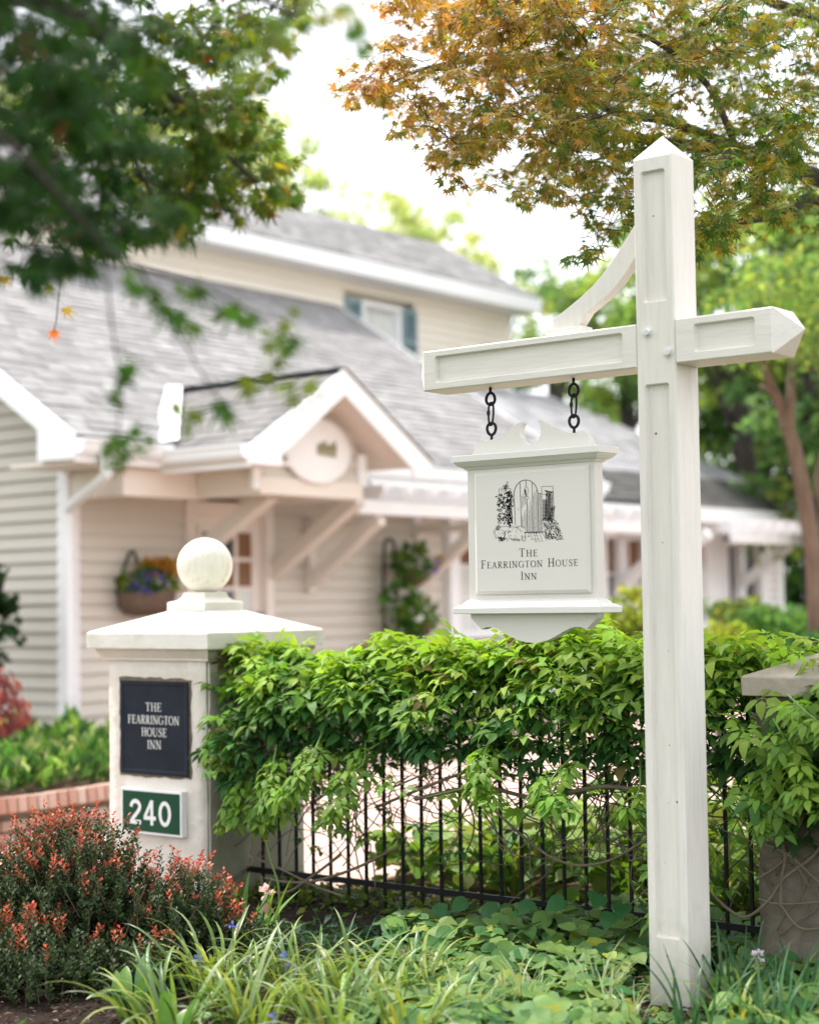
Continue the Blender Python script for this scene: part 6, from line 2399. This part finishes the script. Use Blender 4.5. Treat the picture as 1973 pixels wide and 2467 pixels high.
# single leaves hanging on the thin lower twigs
for (x, y, d0, s, a, c) in ((305, 885, 2.5, .036, 3.4, 0), (425, 760, 2.45, .040, 3.7, 0), (400, 740, 2.45, .034, 2.6, 0), (330, 690, 2.4, .034, 2.9, 0), (560, 750, 2.5, .034, 2.8, 0), (600, 770, 2.5, .03, 4.0, 0), (700, 825, 2.5, .030, 4.2, 0), (690, 780, 2.5, .026, 2.5, 1), (600, 920, 2.55, .032, 2.6, 1), (640, 905, 2.55, .028, 3.6, 1), (530, 975, 2.55, .038, 3.5, 0), (475, 1000, 2.55, .030, 2.4, 1),
                            (290, 1060, 2.5, .036, 3.2, 0), (320, 1040, 2.5, .028, 4.2, 0), (300, 1095, 2.5, .026, 3.3, 0), (740, 930, 2.5, .030, 4.0, 1), (275, 960, 2.5, .022, 2.5, 0), (480, 700, 2.45, .03, 3.3, 0), (650, 830, 2.5, .026, 3.0, 1),
                            (130, 800, 4.6, .036, 3.2, 2), (160, 745, 4.55, .038, 3.6, 3), (120, 690, 4.5, .036, 2.8, 4), (150, 650, 4.5, .040, 3.7, 4), (10, 670, 4.5, .04, 3.0, 3), (95, 640, 4.4, .04, 2.9, 4), (200, 640, 4.3, .04, 3.6, 4), (215, 600, 4.2, .042, 3.2, 4), (850, 70, 2.3, .042, 4.0, 0), (820, 20, 2.3, .03, 3.4, 0), (870, 120, 2.3, .028, 3.9, 0)):
    col = [(0.05, 0.14, 0.025), (0.14, 0.20, 0.03), (0.55, 0.15, 0.05), (0.32, 0.22, 0.05), (0.26, 0.30, 0.04)][c]
    if d0 < 2.7: d0, s = d0 * 1.22, s * 1.5
    p = at(x, y, d0)
    d_ = CR * -math.sin(a) + CU * math.cos(a)
    ML_l.add(p, d_ + CF * random.gauss(0, 0.25), -CF + rv(0.35), s, jit(col, 0.1))
    if d0 < 3.5 and y > 600:
        for _ in range(2):
            a2 = a + random.uniform(-1.2, 1.2)
            p2 = at(x + random.uniform(-45, 45), y + random.uniform(-45, 35), d0 + random.gauss(0, 0.06))
            ML_l.add(p2, CR * -math.sin(a2) + CU * math.cos(a2) + CF * random.gauss(0, 0.4), -CF + rv(0.6), s * random.uniform(0.6, 0.95), jit(lerp(col, (0.10, 0.17, 0.04), 0.5), 0.2))
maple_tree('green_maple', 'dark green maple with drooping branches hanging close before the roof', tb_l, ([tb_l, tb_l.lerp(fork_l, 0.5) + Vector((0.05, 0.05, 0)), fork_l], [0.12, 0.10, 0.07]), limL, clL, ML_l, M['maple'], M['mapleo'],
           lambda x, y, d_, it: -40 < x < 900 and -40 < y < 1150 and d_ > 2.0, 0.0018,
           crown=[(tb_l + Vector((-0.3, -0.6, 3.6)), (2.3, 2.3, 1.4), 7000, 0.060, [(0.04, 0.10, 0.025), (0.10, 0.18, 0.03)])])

# ================================================================== trees behind
def far_tree(name, label, px_, py_, d0, rx, rz, n_, size, cols, group=None, trunk_m=None, forks=None, sparse=1.0, seed=0, cat='tree'):
    r = random.Random(seed)
    c = at(px_, py_, d0)
    base = Vector((c.x, c.y, 0))
    t = root(name, base, label, cat, group)
    mb = MB()
    top = c.z - rz * 0.3
    h = max(0.3, top)
    mb.tube(curve([base, base + Vector((r.gauss(0, .1), r.gauss(0, .1), h * 0.5)), Vector((c.x, c.y, top))], 5), [0.035 * h * (1 - 0.055 * i) + 0.03 for i in range(11)], 7)
    for k in range(6):
        a = r.uniform(0, 6.28)
        e_ = c + Vector((math.cos(a) * rx * 0.7, math.sin(a) * rx * 0.7, r.uniform(-0.2, 0.6) * rz))
        s0 = base.lerp(Vector((c.x, c.y, top)), r.uniform(0.55, 1))
        mb.tube(curve([s0, s0.lerp(e_, 0.5) + Vector((0, 0, 0.1 * rz)), e_], 3), [0.05 * (1 - 0.13 * i) for i in range(7)], 5)
    mb.build('trunk', trunk_m or M['barkm'], t, smooth=True)
    Lf = Leaves(QL)
    nc = int(26 * sparse) + 6
    for k in range(nc):
        d_ = Vector((r.gauss(0, 1), r.gauss(0, 1), r.gauss(0, 1))).normalized()
        cc = c + Vector((d_.x * rx, d_.y * rx, d_.z * rz)) * r.uniform(0.35, 0.95)
        cr = rx * r.uniform(0.2, 0.42)
        col = cols[r.randrange(len(cols))]
        for j in range(n_ // nc):
            q = Vector((r.gauss(0, 1), r.gauss(0, 1), r.gauss(0, 1))).normalized()
            p = cc + Vector((q.x * cr, q.y * cr, q.z * cr * 0.6)) * r.uniform(0.3, 1)
            Lf.add(p, rv(), Vector((0, 0, 0.8)) + rv(0.7), size * r.uniform(0.6, 1.3), jit(col, 0.25))
    Lf.build('crown', M['far'], t)
    return t


PALE = [(0.40, 0.46, 0.22), (0.44, 0.49, 0.24), (0.34, 0.42, 0.20)]  # leaf colours lightened to paint in the sky glare
FRESH = [(0.15, 0.24, 0.08), (0.20, 0.29, 0.08), (0.10, 0.19, 0.08), (0.24, 0.31, 0.09), (0.11, 0.20, 0.09)]
DARK = [(0.03, 0.075, 0.025), (0.045, 0.10, 0.03), (0.02, 0.05, 0.02)]
GB = 'trees behind the inn'
for k, (x, y, d0, rx, rz, n_, lab) in enumerate(((700, 440, 36, 1.2, 1.4, 1300, 'pale green treetop rising highest above the upper roof'), (880, 570, 38, 1.7, 1.3, 1500, 'pale green treetop above the middle of the upper roof'), (1030, 620, 38, 1.5, 1.2, 1300, 'pale green treetop above the far slope of the upper roof'),
                                                (1160, 690, 36, 1.3, 1.2, 1100, 'pale green tree at the far end of the upper roof'), (470, 330, 34, 1.9, 1.7, 2000, 'pale green tree glimpsed behind the dark maple leaves'), (150, 330, 34, 2.4, 2.0, 3000, 'pale tree behind the dark maple at the corner of the picture'))):
    far_tree('background_tree', lab, x, y, d0, rx, rz, n_, 0.17, PALE, GB, seed=100 + k, sparse=0.6)
for k, (x, y, d0, rx, rz, n_, cols, lab) in enumerate(((1330, 800, 34, 1.5, 1.5, 1700, FRESH, 'thin-leaved green tree behind the hanging sign'), (1500, 760, 30, 1.7, 1.6, 2600, FRESH, 'green tree directly behind the cross arm'), (1500, 960, 36, 1.4, 0.9, 1400, FRESH, 'green tree low behind the sign post and far roof'),
                                                      (1760, 720, 26, 1.8, 1.5, 4200, FRESH, 'fresh green tree behind the short arm of the post'), (1950, 640, 24, 1.8, 1.5, 4000, FRESH, 'fresh green tree above the smooth-barked trunk'), (1800, 980, 28, 1.8, 1.5, 4600, FRESH + DARK[:1], 'green tree above the far wing roof'), (2000, 1080, 24, 1.6, 1.5, 3800, FRESH + DARK[:1], 'green tree behind the smooth-barked trunk'),
                                                      (1960, 1330, 32, 1.6, 1.6, 4200, DARK, 'dark evergreen beside the far end of the inn'), (2080, 1300, 28, 1.6, 1.8, 3600, DARK, 'dark evergreen partly outside the picture edge'), (1850, 1180, 38, 2.2, 1.6, 3200, DARK, 'dark tree beyond the side porch roof'))):
    far_tree('woodland_tree', lab, x, y, d0, rx, rz, n_, 0.17, cols, 'trees beyond the far wing', seed=200 + k)

# smooth-barked tree with forking trunk
cm = root('crape_myrtle', (lambda q: (q.x, q.y, 0))(at(1965, 1600, 15)), 'smooth tan-barked tree forking above the far wing', 'tree')
mb = MB()
mb.tube(curve([cm.location, at(1965, 1430, 15), at(1950, 1280, 15), at(1915, 1090, 15), at(1896, 1030, 15)], 6), [0.095 - 0.0016 * i for i in range(25)], 8)
mb.tube(curve([at(1896, 1035, 15), at(1880, 980, 15), at(1845, 900, 14.8), at(1830, 820, 14.7)], 5), [0.06 - 0.0025 * i for i in range(16)], 7)
mb.tube(curve([at(1899, 1035, 15), at(1903, 960, 15), at(1908, 880, 15.1), at(1935, 780, 15.2)], 5), [0.055 - 0.0022 * i for i in range(16)], 7)
mb.tube(curve([at(1890, 1010, 15), at(1862, 950, 15.2), at(1830, 930, 15.3)], 5), [0.035 - 0.002 * i for i in range(11)], 6)
mb.tube(curve([at(1962, 1420, 15.1), at(1985, 1250, 15.1), at(1970, 1150, 15.2), at(2010, 1000, 15.3)], 5), [0.055 - 0.002 * i for i in range(16)], 7)
mb.build('trunk', M['myrtle'], cm, smooth=True)
Lf = Leaves(QL)
for k in range(46):
    x, y = random.uniform(1740, 2150), random.uniform(560, 900)
    c = at(x, y, random.uniform(13.8, 16.5))
    for j in range(70):
        q = rv().normalized()
        Lf.add(c + Vector((q.x * 0.42, q.y * 0.42, q.z * 0.24)) * random.uniform(0.3, 1), rv(), Vector((0, 0, 0.8)) + rv(0.6), random.uniform(0.06, 0.11), jit(random.choice(FRESH), 0.2))
Lf.build('crown', M['far'], cm)

# shrubs before the far wing
for k, (x, y, d0, rx, rz, n_, cols, lab) in enumerate(((1500, 1510, 15, 0.42, 0.34, 1500, [(0.20, 0.27, 0.05), (0.26, 0.31, 0.06)], 'yellow-green shrub between the hanging sign and the post'), (1740, 1560, 15, 0.36, 0.30, 1200, [(0.20, 0.27, 0.05), (0.26, 0.31, 0.06)], 'yellow-green shrub just past the sign post'),
                                                      (1850, 1560, 16, 0.62, 0.36, 2200, [(0.06, 0.15, 0.05), (0.09, 0.19, 0.06)], 'rounded mid-green shrub before the far wing windows'), (1790, 1510, 17, 0.5, 0.28, 1400, [(0.10, 0.19, 0.06), (0.17, 0.20, 0.07)], 'green shrub against the far wing wall'), (1990, 1520, 16, 0.42, 0.34, 1500, [(0.22, 0.24, 0.04), (0.14, 0.19, 0.04)], 'olive shrub at the foot of the smooth-barked tree'),
                                                      (1960, 1590, 15, 0.5, 0.3, 1500, [(0.05, 0.13, 0.045)], 'dark green shrub low beside the stone pillar'))):
    far_tree('shrub', lab, x, y, d0, rx, rz, n_, 0.085, cols, 'shrubs before the far wing', seed=300 + k, cat='shrub')
# dark evergreen whose edge touches the frame beside the gable wall
far_tree('evergreen_shrub', 'dark green shrub against the gable wall at the picture edge', -60, 1480, 14.6, 0.45, 0.75, 2600, 0.09, DARK, None, seed=400, cat='shrub')
# trees standing round the garden outside the picture
